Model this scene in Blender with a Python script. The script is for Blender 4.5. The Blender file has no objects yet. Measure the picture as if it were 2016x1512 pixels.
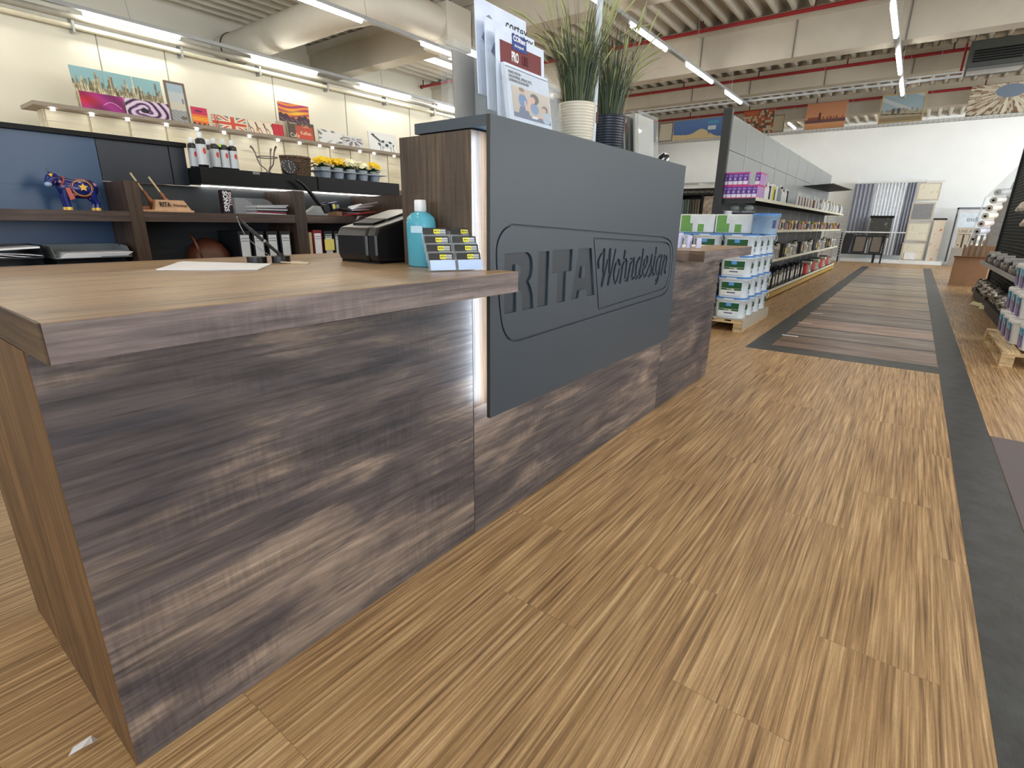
import bpy, bmesh, math, random
import numpy as np
from mathutils import Vector, Matrix
random.seed(7)
S = bpy.context.scene
COL = S.collection

# ---------------------------------------------------------------- camera
cam_d = bpy.data.cameras.new('camera'); cam = bpy.data.objects.new('camera', cam_d); COL.objects.link(cam)
YAW, PITCH, ROLL, FPX = -0.640032909, -0.301880378, 0.0132464083, 1017.1681
_f = Vector((math.sin(YAW)*math.cos(PITCH), math.cos(YAW)*math.cos(PITCH), math.sin(PITCH)))
_r = _f.cross(Vector((0, 0, 1))).normalized(); _u = _r.cross(_f)
_rr = math.cos(ROLL)*_r + math.sin(ROLL)*_u; _uu = -math.sin(ROLL)*_r + math.cos(ROLL)*_u
cam.matrix_world = Matrix(((_rr.x, _uu.x, -_f.x, 1.25), (_rr.y, _uu.y, -_f.y, 0.0), (_rr.z, _uu.z, -_f.z, 1.25), (0, 0, 0, 1)))
cam_d.sensor_width = 36.0; cam_d.lens = FPX/2016*36.0; cam_d.clip_start = 0.02; cam_d.clip_end = 200
S.camera = cam

# ---------------------------------------------------------------- world, daylight, exposure
w = bpy.data.worlds.new('world'); S.world = w; w.use_nodes = True
w.node_tree.nodes['Background'].inputs[0].default_value = (0.80, 0.90, 1.0, 1)
w.node_tree.nodes['Background'].inputs[1].default_value = 0.70
S.view_settings.view_transform = 'Standard'; S.view_settings.look = 'None'
S.view_settings.exposure = 0.62; S.view_settings.gamma = 1.0; S.view_settings.use_curve_mapping = False

def area(name, loc, target, sx, sy, power, colour):
    l = bpy.data.lights.new(name, 'AREA'); l.shape = 'RECTANGLE'; l.size = sx; l.size_y = sy
    l.energy = power; l.color = colour
    o = bpy.data.objects.new(name, l); COL.objects.link(o); o.location = loc
    o.rotation_euler = (Vector(target)-Vector(loc)).to_track_quat('-Z', 'Y').to_euler()
    return o
# daylight through the shop windows behind and to the right of the photographer
area('shop_window_daylight', (5.5, -6.5, 2.1), (0.5, 4.0, 0.8), 9.0, 3.0, 260, (0.80, 0.90, 1.0))
area('side_window_daylight', (8.6, 9.0, 2.4), (0.0, 9.0, 1.0), 14.0, 2.6, 330, (0.86, 0.93, 1.0))
area('far_wall_fill', (8.6, 20.5, 3.0), (0.5, 24.5, 2.2), 6.0, 2.6, 480, (0.88, 0.95, 1.0))  # added fill that brightens the far wall, no window is built here
area('left_warm_fill', (-5.0, -6.0, 2.2), (-4.0, 4.0, 1.6), 5.0, 3.0, 60, (1.0, 0.93, 0.80))  # added warm fill from the left rear, there is no entrance
LAMP = 23.0

# ---------------------------------------------------------------- helpers
def lin(c):
    c = c/255.0
    return c/12.92 if c <= 0.04045 else ((c+0.055)/1.055)**2.4
def rgb(r, g, b): return (lin(r), lin(g), lin(b), 1.0)

class MB:
    def __init__(s): s.v = []; s.f = []; s.m = []; s.sm = []
    def add(s, vs, fs, mi=0, smooth=False):
        n = len(s.v); s.v += [tuple(map(float, v)) for v in vs]
        for f in fs: s.f.append(tuple(i+n for i in f)); s.m.append(mi); s.sm.append(smooth)
        return s
    def box(s, x0, y0, z0, x1, y1, z1, mi=0):
        x0, x1 = sorted((x0, x1)); y0, y1 = sorted((y0, y1)); z0, z1 = sorted((z0, z1))
        return s.add([(x0,y0,z0),(x1,y0,z0),(x1,y1,z0),(x0,y1,z0),(x0,y0,z1),(x1,y0,z1),(x1,y1,z1),(x0,y1,z1)],
                     [(0,3,2,1),(4,5,6,7),(0,1,5,4),(1,2,6,5),(2,3,7,6),(3,0,4,7)], mi)
    def frame(s, o, u, v, n, W, H, T, mi=0):
        # box spanned by unit vectors
        o, u, v, n = map(Vector, (o, u, v, n)); P = [o, o+u*W, o+u*W+v*H, o+v*H]
        Q = [p+n*T for p in P]
        return s.add([tuple(p) for p in P+Q], [(0,3,2,1),(4,5,6,7),(0,1,5,4),(1,2,6,5),(2,3,7,6),(3,0,4,7)], mi)
    def quad(s, a, b, c, d, mi=0): return s.add([a, b, c, d], [(0,1,2,3)], mi)
    def prism(s, poly, z0, z1, mi=0, axis='z'):
        n = len(poly)
        def P(a, b, c): return {'z': (a, b, c), 'y': (a, c, b), 'x': (c, a, b)}[axis]
        vs = [P(a, b, z0) for a, b in poly] + [P(a, b, z1) for a, b in poly]
        fs = [tuple(range(n))[::-1], tuple(range(n, 2*n))] + [(i, (i+1) % n, (i+1) % n+n, i+n) for i in range(n)]
        if axis == 'y': fs = [f[::-1] for f in fs]
        return s.add(vs, fs, mi)
    def ring(s, c, ax, r, n, start=0.0, r2=None):
        ax = Vector(ax).normalized(); t = Vector((0, 0, 1)) if abs(ax.z) < 0.9 else Vector((1, 0, 0))
        a = ax.cross(t).normalized(); b = ax.cross(a)
        r2 = r if r2 is None else r2
        return [tuple(Vector(c)+a*r*math.cos(2*math.pi*i/n+start)+b*r2*math.sin(2*math.pi*i/n+start)) for i in range(n)]
    def cyl(s, p0, p1, r0, r1=None, n=16, mi=0, caps=True, smooth=True):
        r1 = r0 if r1 is None else r1; d = Vector(p1)-Vector(p0)
        vs = s.ring(p0, d, r0, n)+s.ring(p1, d, r1, n)
        s.add(vs, [(i, (i+1) % n, (i+1) % n+n, i+n)[::-1] for i in range(n)], mi, smooth)
        if caps:
            s.add(vs[:n], [tuple(range(n))], mi); s.add(vs[n:], [tuple(range(n))[::-1]], mi)
        return s
    def tube(s, path, r, n=8, mi=0, smooth=True):
        path = [Vector(p) for p in path]; rs = r if isinstance(r, (list, tuple)) else [r]*len(path)
        t = (path[1]-path[0]).normalized(); up = Vector((0, 0, 1)) if abs(t.z) < 0.9 else Vector((1, 0, 0))
        a = t.cross(up).normalized(); vs = []
        for i, p in enumerate(path):
            if i == 0: t = path[1]-path[0]
            elif i == len(path)-1: t = path[-1]-path[-2]
            else: t = path[i+1]-path[i-1]
            t = t.normalized(); a = (a-t*a.dot(t)).normalized(); b = t.cross(a)
            vs += [tuple(p+a*rs[i]*math.cos(2*math.pi*k/n)+b*rs[i]*math.sin(2*math.pi*k/n)) for k in range(n)]
        fs = [(i*n+k, i*n+(k+1) % n, (i+1)*n+(k+1) % n, (i+1)*n+k) for i in range(len(path)-1) for k in range(n)]
        s.add(vs, fs, mi, smooth)
        s.add(vs[:n], [tuple(range(n))[::-1]], mi); s.add(vs[-n:], [tuple(range(n))], mi)
        return s
    def lathe(s, prof, c=(0, 0, 0), n=24, mi=0, smooth=True, sx=1.0, sy=1.0, start=0.0, cap=True, power=1.0):
        def pt(r, z, k):
            a = 2*math.pi*k/n+start; ca, sa = math.cos(a), math.sin(a)
            if power != 1.0: ca = math.copysign(abs(ca)**power, ca); sa = math.copysign(abs(sa)**power, sa)
            return (c[0]+r*ca*sx, c[1]+r*sa*sy, c[2]+z)
        vs = [pt(r, z, k) for r, z in prof for k in range(n)]
        fs = [(i*n+k, i*n+(k+1) % n, (i+1)*n+(k+1) % n, (i+1)*n+k) for i in range(len(prof)-1) for k in range(n)]
        s.add(vs, fs, mi, smooth)
        if cap:
            if prof[0][0] > 1e-5: s.add(vs[:n], [tuple(range(n))[::-1]], mi)
            if prof[-1][0] > 1e-5: s.add(vs[-n:], [tuple(range(n))], mi)
        return s
    def ball(s, c, rx, ry=None, rz=None, n=16, m=10, mi=0):
        ry = rx if ry is None else ry; rz = rx if rz is None else rz
        prof = [(math.sin(math.pi*i/m)+1e-6, -math.cos(math.pi*i/m)) for i in range(m+1)]
        k = len(s.v); s.lathe(prof, (0, 0, 0), n, mi)
        for i in range(k, len(s.v)): x, y, z = s.v[i]; s.v[i] = (c[0]+x*rx, c[1]+y*ry, c[2]+z*rz)
        return s
    def move(s, M):
        s.v = [tuple(M @ Vector(v)) for v in s.v]; return s
    def build(s, name, mats, parent=None, bevel=0.0, seg=2, local=False):
        me = bpy.data.meshes.new(name); off = Vector((0, 0, 0))
        if parent is not None and not local:
            p = parent
            while p is not None: off += p.location; p = p.parent
        me.from_pydata([tuple(Vector(v)-off) for v in s.v], [], s.f)
        for m in (mats if isinstance(mats, (list, tuple)) else [mats]): me.materials.append(m)
        me.polygons.foreach_set('material_index', s.m); me.polygons.foreach_set('use_smooth', s.sm)
        me.update()
        o = bpy.data.objects.new(name, me); COL.objects.link(o)
        if parent is not None: o.parent = parent
        if bevel > 0:
            b = o.modifiers.new('edge', 'BEVEL'); b.width = bevel; b.segments = seg; b.limit_method = 'ANGLE'; b.angle_limit = 0.7
        return o

def tag(o, label, cat, group=None):
    o['label'] = label; o['category'] = cat
    if group: o['group'] = group
    return o
def thing(name, label, cat, loc=(0, 0, 0), group=None, rz=0.0):
    o = bpy.data.objects.new(name, None); COL.objects.link(o); o.location = loc
    o.empty_display_size = 0.1; o.rotation_euler = (0, 0, rz)
    return tag(o, label, cat, group)
def struct(o): o['kind'] = 'structure'; return o
def dup(root, loc, label, rz=None, group=None):
    r = root.copy(); COL.objects.link(r); r.location = loc; r['label'] = label
    if rz is not None: r.rotation_euler = (0, 0, rz)
    if group: r['group'] = group
    for ch in list(root.children):
        c = ch.copy(); COL.objects.link(c); c.parent = r
        for g in list(ch.children):
            d = g.copy(); COL.objects.link(d); d.parent = c
    return r
ORD = ['first', 'second', 'third', 'fourth', 'fifth', 'sixth', 'seventh', 'eighth', 'ninth', 'tenth', 'eleventh', 'twelfth',
       'thirteenth', 'fourteenth', 'fifteenth', 'sixteenth', 'seventeenth', 'eighteenth', 'nineteenth', 'twentieth', 'twenty-first', 'twenty-second',
       'twenty-third', 'twenty-fourth', 'twenty-fifth', 'twenty-sixth', 'twenty-seventh', 'twenty-eighth', 'twenty-ninth', 'thirtieth', 'thirty-first',
       'thirty-second', 'thirty-third', 'thirty-fourth', 'thirty-fifth', 'thirty-sixth', 'thirty-seventh', 'thirty-eighth', 'thirty-ninth', 'fortieth']

# ---------------------------------------------------------------- materials
class NT:
    def __init__(s, name):
        s.m = bpy.data.materials.new(name); s.m.use_nodes = True; s.t = s.m.node_tree
        s.b = s.t.nodes['Principled BSDF']; s.tc = s.t.nodes.new('ShaderNodeTexCoord')
    def n(s, k): return s.t.nodes.new(k)
    def link(s, a, b): s.t.links.new(a, b)
    def mapv(s, scale, rot=(0, 0, 0), loc=(0, 0, 0), src='Object'):
        m = s.n('ShaderNodeMapping'); m.inputs['Scale'].default_value = scale; m.inputs['Rotation'].default_value = rot
        m.inputs['Location'].default_value = loc; s.link(s.tc.outputs[src], m.inputs[0]); return m.outputs[0]
    def noise(s, vec, scale=1.0, detail=3.0, rough=0.5, dist=0.0):
        m = s.n('ShaderNodeTexNoise'); m.inputs['Scale'].default_value = scale; m.inputs['Detail'].default_value = detail
        m.inputs['Roughness'].default_value = rough; m.inputs['Distortion'].default_value = dist
        s.link(vec, m.inputs['Vector']); return m.outputs['Fac']
    def ramp(s, fac, stops):
        m = s.n('ShaderNodeValToRGB'); e = m.color_ramp.elements
        while len(e) < len(stops): e.new(0.5)
        for i, (p, c) in enumerate(stops):
            e[i].position = p; e[i].color = c if isinstance(c, tuple) else (c, c, c, 1)
        s.link(fac, m.inputs[0]); return m.outputs[0]
    def mix(s, fac, a, b, mode='MIX'):
        m = s.n('ShaderNodeMix'); m.data_type = 'RGBA'; m.blend_type = mode
        for sock, val in ((m.inputs[0], fac), (m.inputs[6], a), (m.inputs[7], b)):
            if isinstance(val, (int, float)): sock.default_value = val
            elif isinstance(val, tuple): sock.default_value = val
            else: s.link(val, sock)
        return m.outputs[2]
    def math(s, op, a, b=0.0):
        m = s.n('ShaderNodeMath'); m.operation = op
        for sock, val in ((m.inputs[0], a), (m.inputs[1], b)):
            if isinstance(val, (int, float)): sock.default_value = val
            else: s.link(val, sock)
        return m.outputs[0]
    def bump(s, h, strength=0.2, dist=0.002):
        m = s.n('ShaderNodeBump'); m.inputs['Strength'].default_value = strength; m.inputs['Distance'].default_value = dist
        s.link(h, m.inputs['Height']); s.link(m.outputs[0], s.b.inputs['Normal'])
    def set(s, base=None, rough=None, metal=None, **k):
        if base is not None:
            if isinstance(base, tuple): s.b.inputs['Base Color'].default_value = base
            else: s.link(base, s.b.inputs['Base Color'])
        if rough is not None:
            if isinstance(rough, (int, float)): s.b.inputs['Roughness'].default_value = rough
            else: s.link(rough, s.b.inputs['Roughness'])
        if metal is not None: s.b.inputs['Metallic'].default_value = metal
        for kk, v in k.items(): s.b.inputs[kk.replace('_', ' ')].default_value = v
        return s.m

_cache = {}
def mat(name, c, rough=0.5, metal=0.0, var=0.08, scale=8.0, bump=0.0, **k):
    if name in _cache: return _cache[name]
    t = NT(name); base = rgb(*c)
    n = t.noise(t.mapv((1, 1, 1)), scale, 3.0)
    lo = tuple(x*(1-var) for x in base[:3])+(1,); hi = tuple(min(1, x*(1+var)) for x in base[:3])+(1,)
    m = t.set(t.ramp(n, [(0.3, lo), (0.7, hi)]), rough, metal, **k)
    if bump: t.bump(t.noise(t.mapv((1, 1, 1)), scale*12, 2.0), bump)
    _cache[name] = m; return m
def emit(name, c, strength):
    if name in _cache: return _cache[name]
    t = NT(name); t.set(rgb(*c), 0.5); t.b.inputs['Emission Color'].default_value = rgb(*c); t.b.inputs['Emission Strength'].default_value = strength
    _cache[name] = t.m; return t.m
def glassy(name, c, alpha=0.25, rough=0.05):
    if name in _cache: return _cache[name]
    t = NT(name); n = t.noise(t.mapv((1, 1, 1)), 3.0)
    t.set(rgb(*c), rough, 0.0); t.link(t.math('MULTIPLY_ADD', n, 0.1), t.n('ShaderNodeMath').inputs[0])
    t.b.inputs['Alpha'].default_value = alpha; t.b.inputs['IOR'].default_value = 1.49
    _cache[name] = t.m; return t.m

def wood(name, axis, dark, mid, light, rough=0.42, s=1.0, off=0.0, saw=0.5, fs=0.8):
    if name in _cache: return _cache[name]
    t = NT(name)
    def sc(along, across):
        v = [across*s]*3; v['xyz'.index(axis)] = along*s; return tuple(v)
    off3 = (off, off*1.7, off*0.6)
    broad = t.noise(t.mapv(sc(0.9, 4.6), loc=off3), 1.0, 5.0, 0.62, 0.9)
    fine = t.noise(t.mapv(sc(2.6, 75.0), loc=off3), 1.0, 6.0, 0.65, 0.2)
    mids = t.noise(t.mapv(sc(1.6, 17.0), loc=off3), 1.0, 5.0, 0.6, 1.2)
    sawn = t.noise(t.mapv(sc(85.0, 9.0), loc=off3), 1.0, 3.0, 0.6)
    sawm = t.noise(t.mapv(sc(2.2, 6.0), loc=(off+3, 5, 1)), 1.0, 2.0)
    crack = t.noise(t.mapv(sc(1.8, 42.0), loc=(off+7, 2, 3)), 1.0, 6.0, 0.6, 0.8)
    fac = t.math('ADD', t.math('MULTIPLY', broad, 0.72), t.math('MULTIPLY', mids, 0.28))
    base = t.ramp(fac, [(0.36, rgb(*dark)), (0.50, rgb(*mid)), (0.64, rgb(*light))])
    base = t.mix(fs, base, t.ramp(fine, [(0.34, 0.46), (0.5, 0.95), (0.66, 1.42)]), 'MULTIPLY')
    smask = t.ramp(sawm, [(0.45, 0.0), (0.62, 1.0)])
    base = t.mix(t.math('MULTIPLY', smask, saw), base, t.ramp(sawn, [(0.35, 0.62), (0.65, 1.25)]), 'MULTIPLY')
    base = t.mix(t.ramp(crack, [(0.64, 0.0), (0.70, 0.75)]), base, tuple(x*0.4 for x in rgb(*dark)[:3])+(1,))
    t.set(base, t.ramp(fine, [(0.3, rough+0.12), (0.7, rough-0.05)]))
    t.bump(fine, 0.25, 0.0012)
    _cache[name] = t.m; return t.m

W_D, W_M, W_L = (56, 54, 60), (92, 83, 82), (152, 134, 119)
wood_y = wood('weathered_oak_laminate_long', 'y', W_D, W_M, W_L)
wood_y2 = wood('weathered_oak_laminate_low', 'y', W_D, W_M, W_L, off=4.4)
wood_edge = wood('weathered_oak_laminate_edge', 'y', (84, 76, 78), (114, 102, 100), (148, 134, 128), off=2.1)
wood_toplit = wood('oak_laminate_worktop_lit', 'y', (138, 112, 84), (168, 138, 104), (190, 160, 122), rough=0.30, off=9.0, saw=0.2, fs=0.4)  # same laminate, the warm light on the top is put into its colour
wood_z = wood('oak_laminate_upright', 'z', (58, 46, 36), (78, 62, 47), (100, 82, 62), off=1.3, saw=0.3)
wood_warmlit = wood('oak_laminate_end_warmlit', 'z', (72, 48, 27), (98, 69, 40), (122, 90, 55), off=6.0, saw=0.2, fs=0.6)  # same laminate, warm light from the left rear is put into its colour
wood_x = wood('oak_laminate_cross', 'x', (66, 50, 40), (86, 66, 52), (108, 86, 68), off=6.0, saw=0.2)
wood_dark = wood('dark_walnut_shelf', 'y', (58, 46, 42), (74, 59, 53), (92, 76, 68), off=3.0, saw=0.2)
wood_dz = wood('dark_walnut_post', 'z', (50, 37, 28), (68, 51, 39), (88, 68, 52), off=3.0, saw=0.2)
panel_grey = mat('anthracite_panel', (56, 67, 77), 0.40, var=0.03, scale=60, bump=0.03)
panel_shade = mat('anthracite_panel_shaded', (40, 49, 59), 0.42, var=0.04, scale=60)  # board grey made darker, the shade inside the carving is put into the colour
navy = mat('black_blue_laminate', (52, 78, 112), 0.28, var=0.05, scale=5)
blackm = mat('black_laminate', (9, 9, 10), 0.45, var=0.1, Specular_IOR_Level=0.25)
blackp = mat('black_plastic', (20, 20, 22), 0.32, var=0.1)
blackmetal = mat('black_powder_coat', (26, 29, 32), 0.45, var=0.08)
white = mat('white_plastic', (238, 240, 242), 0.35, var=0.02)
paper = mat('white_paper', (240, 240, 243), 0.7, var=0.02)
plaster = mat('warm_white_plaster', (232, 228, 212), 0.85, var=0.02, scale=2, bump=0.04)
plasterb = mat('white_wall_paint', (236, 240, 242), 0.85, var=0.015, scale=2)
concrete = mat('pale_concrete_beam', (196, 190, 176), 0.85, var=0.04, scale=3, bump=0.06)
deckm = mat('pale_trapezoid_sheet', (206, 201, 188), 0.6, var=0.03, scale=3)
redpaint = mat('red_sprinkler_pipe_paint', (150, 36, 42), 0.45, var=0.05)
steel = mat('galvanised_steel', (170, 172, 172), 0.35, 0.8, var=0.08)
alu = mat('grey_aluminium', (178, 182, 186), 0.4, 0.4, var=0.04)
lampm = emit('led_tube_light', (255, 250, 238), LAMP)
blade = lambda i: mat('grass_blade_%d' % i, [(58, 74, 54), (84, 96, 60), (42, 58, 46), (160, 166, 110)][i], 0.5)
# ---------------------------------------------------------------- the setting
def floor_mat():
    t = NT('bamboo_strip_vinyl_floor')
    vec = t.mapv((1, 1, 1), rot=(0, 0, math.pi/2))
    br = t.n('ShaderNodeTexBrick'); t.link(vec, br.inputs['Vector'])
    br.inputs['Scale'].default_value = 1.0; br.inputs['Mortar Size'].default_value = 0.0012; br.inputs['Mortar Smooth'].default_value = 0.3
    br.inputs['Brick Width'].default_value = 1.22; br.inputs['Row Height'].default_value = 0.31
    br.inputs['Color1'].default_value = (0, 0, 0, 1); br.inputs['Color2'].default_value = (1, 1, 1, 1); br.inputs['Mortar'].default_value = (0.5, 0.5, 0.5, 1)
    br.offset = 0.37
    sep = t.n('ShaderNodeSeparateColor'); t.link(br.outputs['Color'], sep.inputs[0]); pid = sep.outputs[0]
    comb = t.n('ShaderNodeCombineXYZ'); t.link(t.math('MULTIPLY', pid, 37.0), comb.inputs[0]); t.link(t.math('MULTIPLY', pid, 11.0), comb.inputs[1])
    def shifted(sc):
        a = t.n('ShaderNodeVectorMath'); a.operation = 'ADD'; t.link(t.mapv(sc), a.inputs[0]); t.link(comb.outputs[0], a.inputs[1]); return a.outputs[0]
    st = t.noise(shifted((88, 1.5, 1)), 1.0, 6.0, 0.6, 0.25)
    st2 = t.noise(shifted((260, 5.0, 1)), 1.0, 4.0, 0.6)
    bl = t.noise(shifted((9, 0.7, 1)), 1.0, 3.0, 0.5)
    fl = t.noise(t.mapv((420, 60, 1)), 1.0, 2.0, 0.6)
    base = t.ramp(st, [(0.30, rgb(104, 78, 52)), (0.42, rgb(156, 122, 84)), (0.54, rgb(190, 154, 110)), (0.68, rgb(222, 190, 144))])
    base = t.mix(0.55, base, t.ramp(st2, [(0.36, 0.58), (0.5, 1.0), (0.64, 1.2)]), 'MULTIPLY')
    base = t.mix(0.5, base, t.ramp(bl, [(0.35, 0.84), (0.65, 1.12)]), 'MULTIPLY')
    base = t.mix(0.35, base, t.ramp(fl, [(0.3, 0.7), (0.7, 1.15)]), 'MULTIPLY')
    base = t.mix(t.math('MULTIPLY', br.outputs['Fac'], 0.45), base, rgb(96, 72, 50))
    t.set(base, t.ramp(st2, [(0.3, 0.46), (0.7, 0.34)]), Specular_IOR_Level=0.5); t.bump(st2, 0.15, 0.0008)
    return t.m
FLOOR = floor_mat()
struct(MB().quad((-10.8, -8, 0), (9, -8, 0), (9, 25.2, 0), (-10.8, 25.2, 0)).build('floor', FLOOR))
slate = (lambda t: (t.set(t.mix(0.6, t.ramp(t.noise(t.mapv((1, 1, 1)), 9.0, 6.0, 0.65), [(0.3, rgb(44, 47, 50)), (0.7, rgb(72, 76, 79))]),
        t.ramp(t.noise(t.mapv((160, 18, 1)), 1.0, 2.0), [(0.3, 0.8), (0.7, 1.15)]), 'MULTIPLY'), 0.42), t.m)[1])(NT('slate_vinyl_border'))
# dark border strips around the sample field (flush inlays, 1 mm proud)
b = MB(); b.box(1.655, -2.0, 0.0, 1.865, 22.0, 0.0012); b.box(0.0, 5.9, 0.0, 0.21, 21.6, 0.0012); b.box(0.21, 5.9, 0.0, 1.655, 6.14, 0.0012)
struct(b.build('trim_1', slate))
b = MB(); b.box(1.867, -2.0, 0.0, 4.4, 4.24, 0.004)
struct(b.build('trim_2', mat('grey_mauve_needle_carpet', (112, 104, 106), 0.95, var=0.15, scale=260, bump=0.3)))

def plank_mat(i, c, d):
    return wood('sample_plank_%d' % i, 'x', tuple(max(0, x-38) for x in c), tuple(min(255, x+14) for x in c), tuple(min(255, x+40) for x in c), rough=0.30, off=i*2.3, saw=0.1, s=0.9, fs=0.6)
YB = [6.14, 6.95, 7.62, 8.45, 9.4, 10.4, 11.5, 12.6, 13.7, 14.9, 16.1, 17.3, 18.4, 19.4, 20.4, 21.4]
PC = [(112, 88, 76), (128, 110, 98), (164, 132, 114), (134, 114, 100), (156, 128, 106), (184, 158, 126), (194, 170, 138), (198, 174, 144), (186, 168, 146),
      (158, 142, 126), (150, 136, 124), (176, 154, 130), (190, 168, 140), (168, 148, 126), (180, 156, 134)]  # tones lightened to carry the glossy reflection of the far lights
names = ['dark brown', 'grey brown', 'rosy oak', 'smoky walnut', 'chestnut', 'honey oak', 'light oak', 'pale oak', 'greyed oak', 'grey ash', 'slate ash', 'sand oak', 'cream oak', 'mid oak', 'beige oak']
for i in range(15):
    y0, y1 = YB[i]+0.05, YB[i+1]-0.02
    o = MB(); n = 4; h = (y1-y0)/n
    for k in range(n): o.box(0.22, y0+k*h+0.001, 0, 1.65, y0+(k+1)*h-0.001, 0.0025)
    o = o.build('floor_sample', plank_mat(i, PC[i], 0))
    tag(o, '%s vinyl floor sample band, %s from the counter end of the aisle' % (names[i], ORD[i]), 'floor sample', 'floor samples laid in the aisle')
b = MB()
for i in range(15): b.box(0.21, YB[i], 0, 1.655, YB[i]+0.048, 0.0018); b.box(0.21, YB[i+1]-0.02, 0, 1.655, YB[i+1], 0.0018)
struct(b.build('trim_3', slate))
tags_y = [6.86, 7.95, 9.0, 10.1, 11.1, 12.3, 13.5]
for i, y in enumerate(tags_y):
    o = MB().box(0.19, y, 0.003, 0.36, y+0.045, 0.0045).build('floor_label', paper)
    tag(o, 'white name strip at the left edge of the sample field, %s from the counter' % ORD[i], 'label', 'white labels on the floor samples')

# walls
b = MB(); b.box(-9.05, -8, 0, -8.9, 25, 3.88)
struct(b.build('wall_left', plaster))
b = MB(); b.box(-10.75, -8, 0, -10.55, 25.2, 5.6)
struct(b.build('wall_left_outer', mat('upper_wall_paint', (216, 214, 204), 0.85, var=0.03, scale=1.5)))
struct(MB().box(-10.75, 25.0, 0, 9, 25.2, 5.6).build('wall_far', plasterb))
struct(MB().box(8.9, -8, 0, 9.0, 25.2, 5.6).build('wall_right', plasterb))
b = MB()
for y in (3.3, 4.2, 6.0, 7.6, 9.4): b.box(-8.899, y, 2.6, -8.892, y+0.012, 3.86)
struct(b.build('trim_4', mat('wall_joint_grey', (150, 148, 138), 0.8)))
# trapezoidal roof deck, ribs run down the hall
per, zb, zt = 0.30, 5.0, 5.16; x = -10.6; prof = []
while x < 9.0:
    prof += [(x, zb), (x+0.05, zb), (x+0.10, zt), (x+0.25, zt), (x+0.30, zb)]; x += per
def deck_part(m, y0, y1, x0, x1):
    pts = [(px, pz) for px, pz in prof if x0-1e-6 <= px <= x1+1e-6]
    n = len(pts); m.add([(px, y0, pz) for px, pz in pts]+[(px, y1, pz) for px, pz in pts], [(i, i+1, i+1+n, i+n) for i in range(n-1)], 0)
m = MB(); deck_part(m, -8, 10.05, -10.6, 9); deck_part(m, 11.7, 25.2, -10.6, 9); deck_part(m, 10.05, 11.7, -10.6, -9.1); deck_part(m, 10.05, 11.7, -7.6, 9)
m.box(-10.75, -8, 5.3, 9, 10.05, 5.35); m.box(-10.75, 11.7, 5.3, 9, 25.2, 5.35); m.box(-10.75, 10.05, 5.3, -9.1, 11.7, 5.35); m.box(-7.6, 10.05, 5.3, 9, 11.7, 5.35)
struct(m.build('ceiling', deckm))
m = MB(); m.box(-9.1, 10.05, 5.22, -7.6, 11.7, 5.24)
struct(m.build('window_1', emit('skylight_daylight', (246, 250, 255), 9.0)))
for i, (y, zbm) in enumerate([(7.95, 4.32), (11.82, 4.24), (15.7, 4.52), (19.6, 4.45)]):
    m = MB(); m.box(-10.55, y, zbm, 8.9, y+0.34, 4.99); m.box(-10.55, y-0.05, 4.84, 8.9, y, 4.99); m.box(-10.55, y+0.34, 4.80, 8.9, y+0.40, 4.99)
    struct(m.build('trim_%d' % (5+i), concrete))
    if i: # concrete panel seams
        pass
m = MB()
for y, z0 in ((11.765, 4.24), (15.645, 4.52)):
    for x in (-4.4, -2.9, -1.2, 0.5, 2.2): m.box(x, y+0.04, z0, x+0.02, y+0.054, 4.84)
struct(m.build('trim_9', mat('seam_grey', (120, 116, 108), 0.8)))
# red sprinkler pipes
def pipe(x0, x1, y, z, label):
    t = thing('sprinkler_pipe', label, 'pipe', ((x0+x1)/2, y, z), 'red sprinkler pipes')
    MB().cyl((x0, y, z), (x1, y, z), 0.034, n=10).build('pipe', redpaint, t)
    x = x0+0.06; dr = mat('dark_red_bracket', (96, 24, 28), 0.5)
    while x < x1: MB().cyl((x, y, z+0.03), (x, y, z+0.16), 0.016, n=6).build('bracket', dr, t); x += 1.9
    MB().cyl((x0-0.02, y, z), (x0, y, z), 0.05, n=10).build('end_cap', dr, t)
pipe(-10.5, 8.5, 7.25, 4.8, 'red sprinkler pipe nearest the counter, crossing in front of the first beam')
pipe(-10.4, 8.5, 9.35, 4.8, 'red sprinkler pipe just before the skylight')
pipe(-10.4, 8.5, 11.3, 4.8, 'red sprinkler pipe behind the skylight, in front of the second beam')
pipe(-6.5, 8.5, 15.4, 4.8, 'red sprinkler pipe in front of the third beam, passing the heater')
pipe(-7.6, 8.5, 19.2, 4.75, 'farthest red sprinkler pipe, behind the row of pictures')
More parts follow.
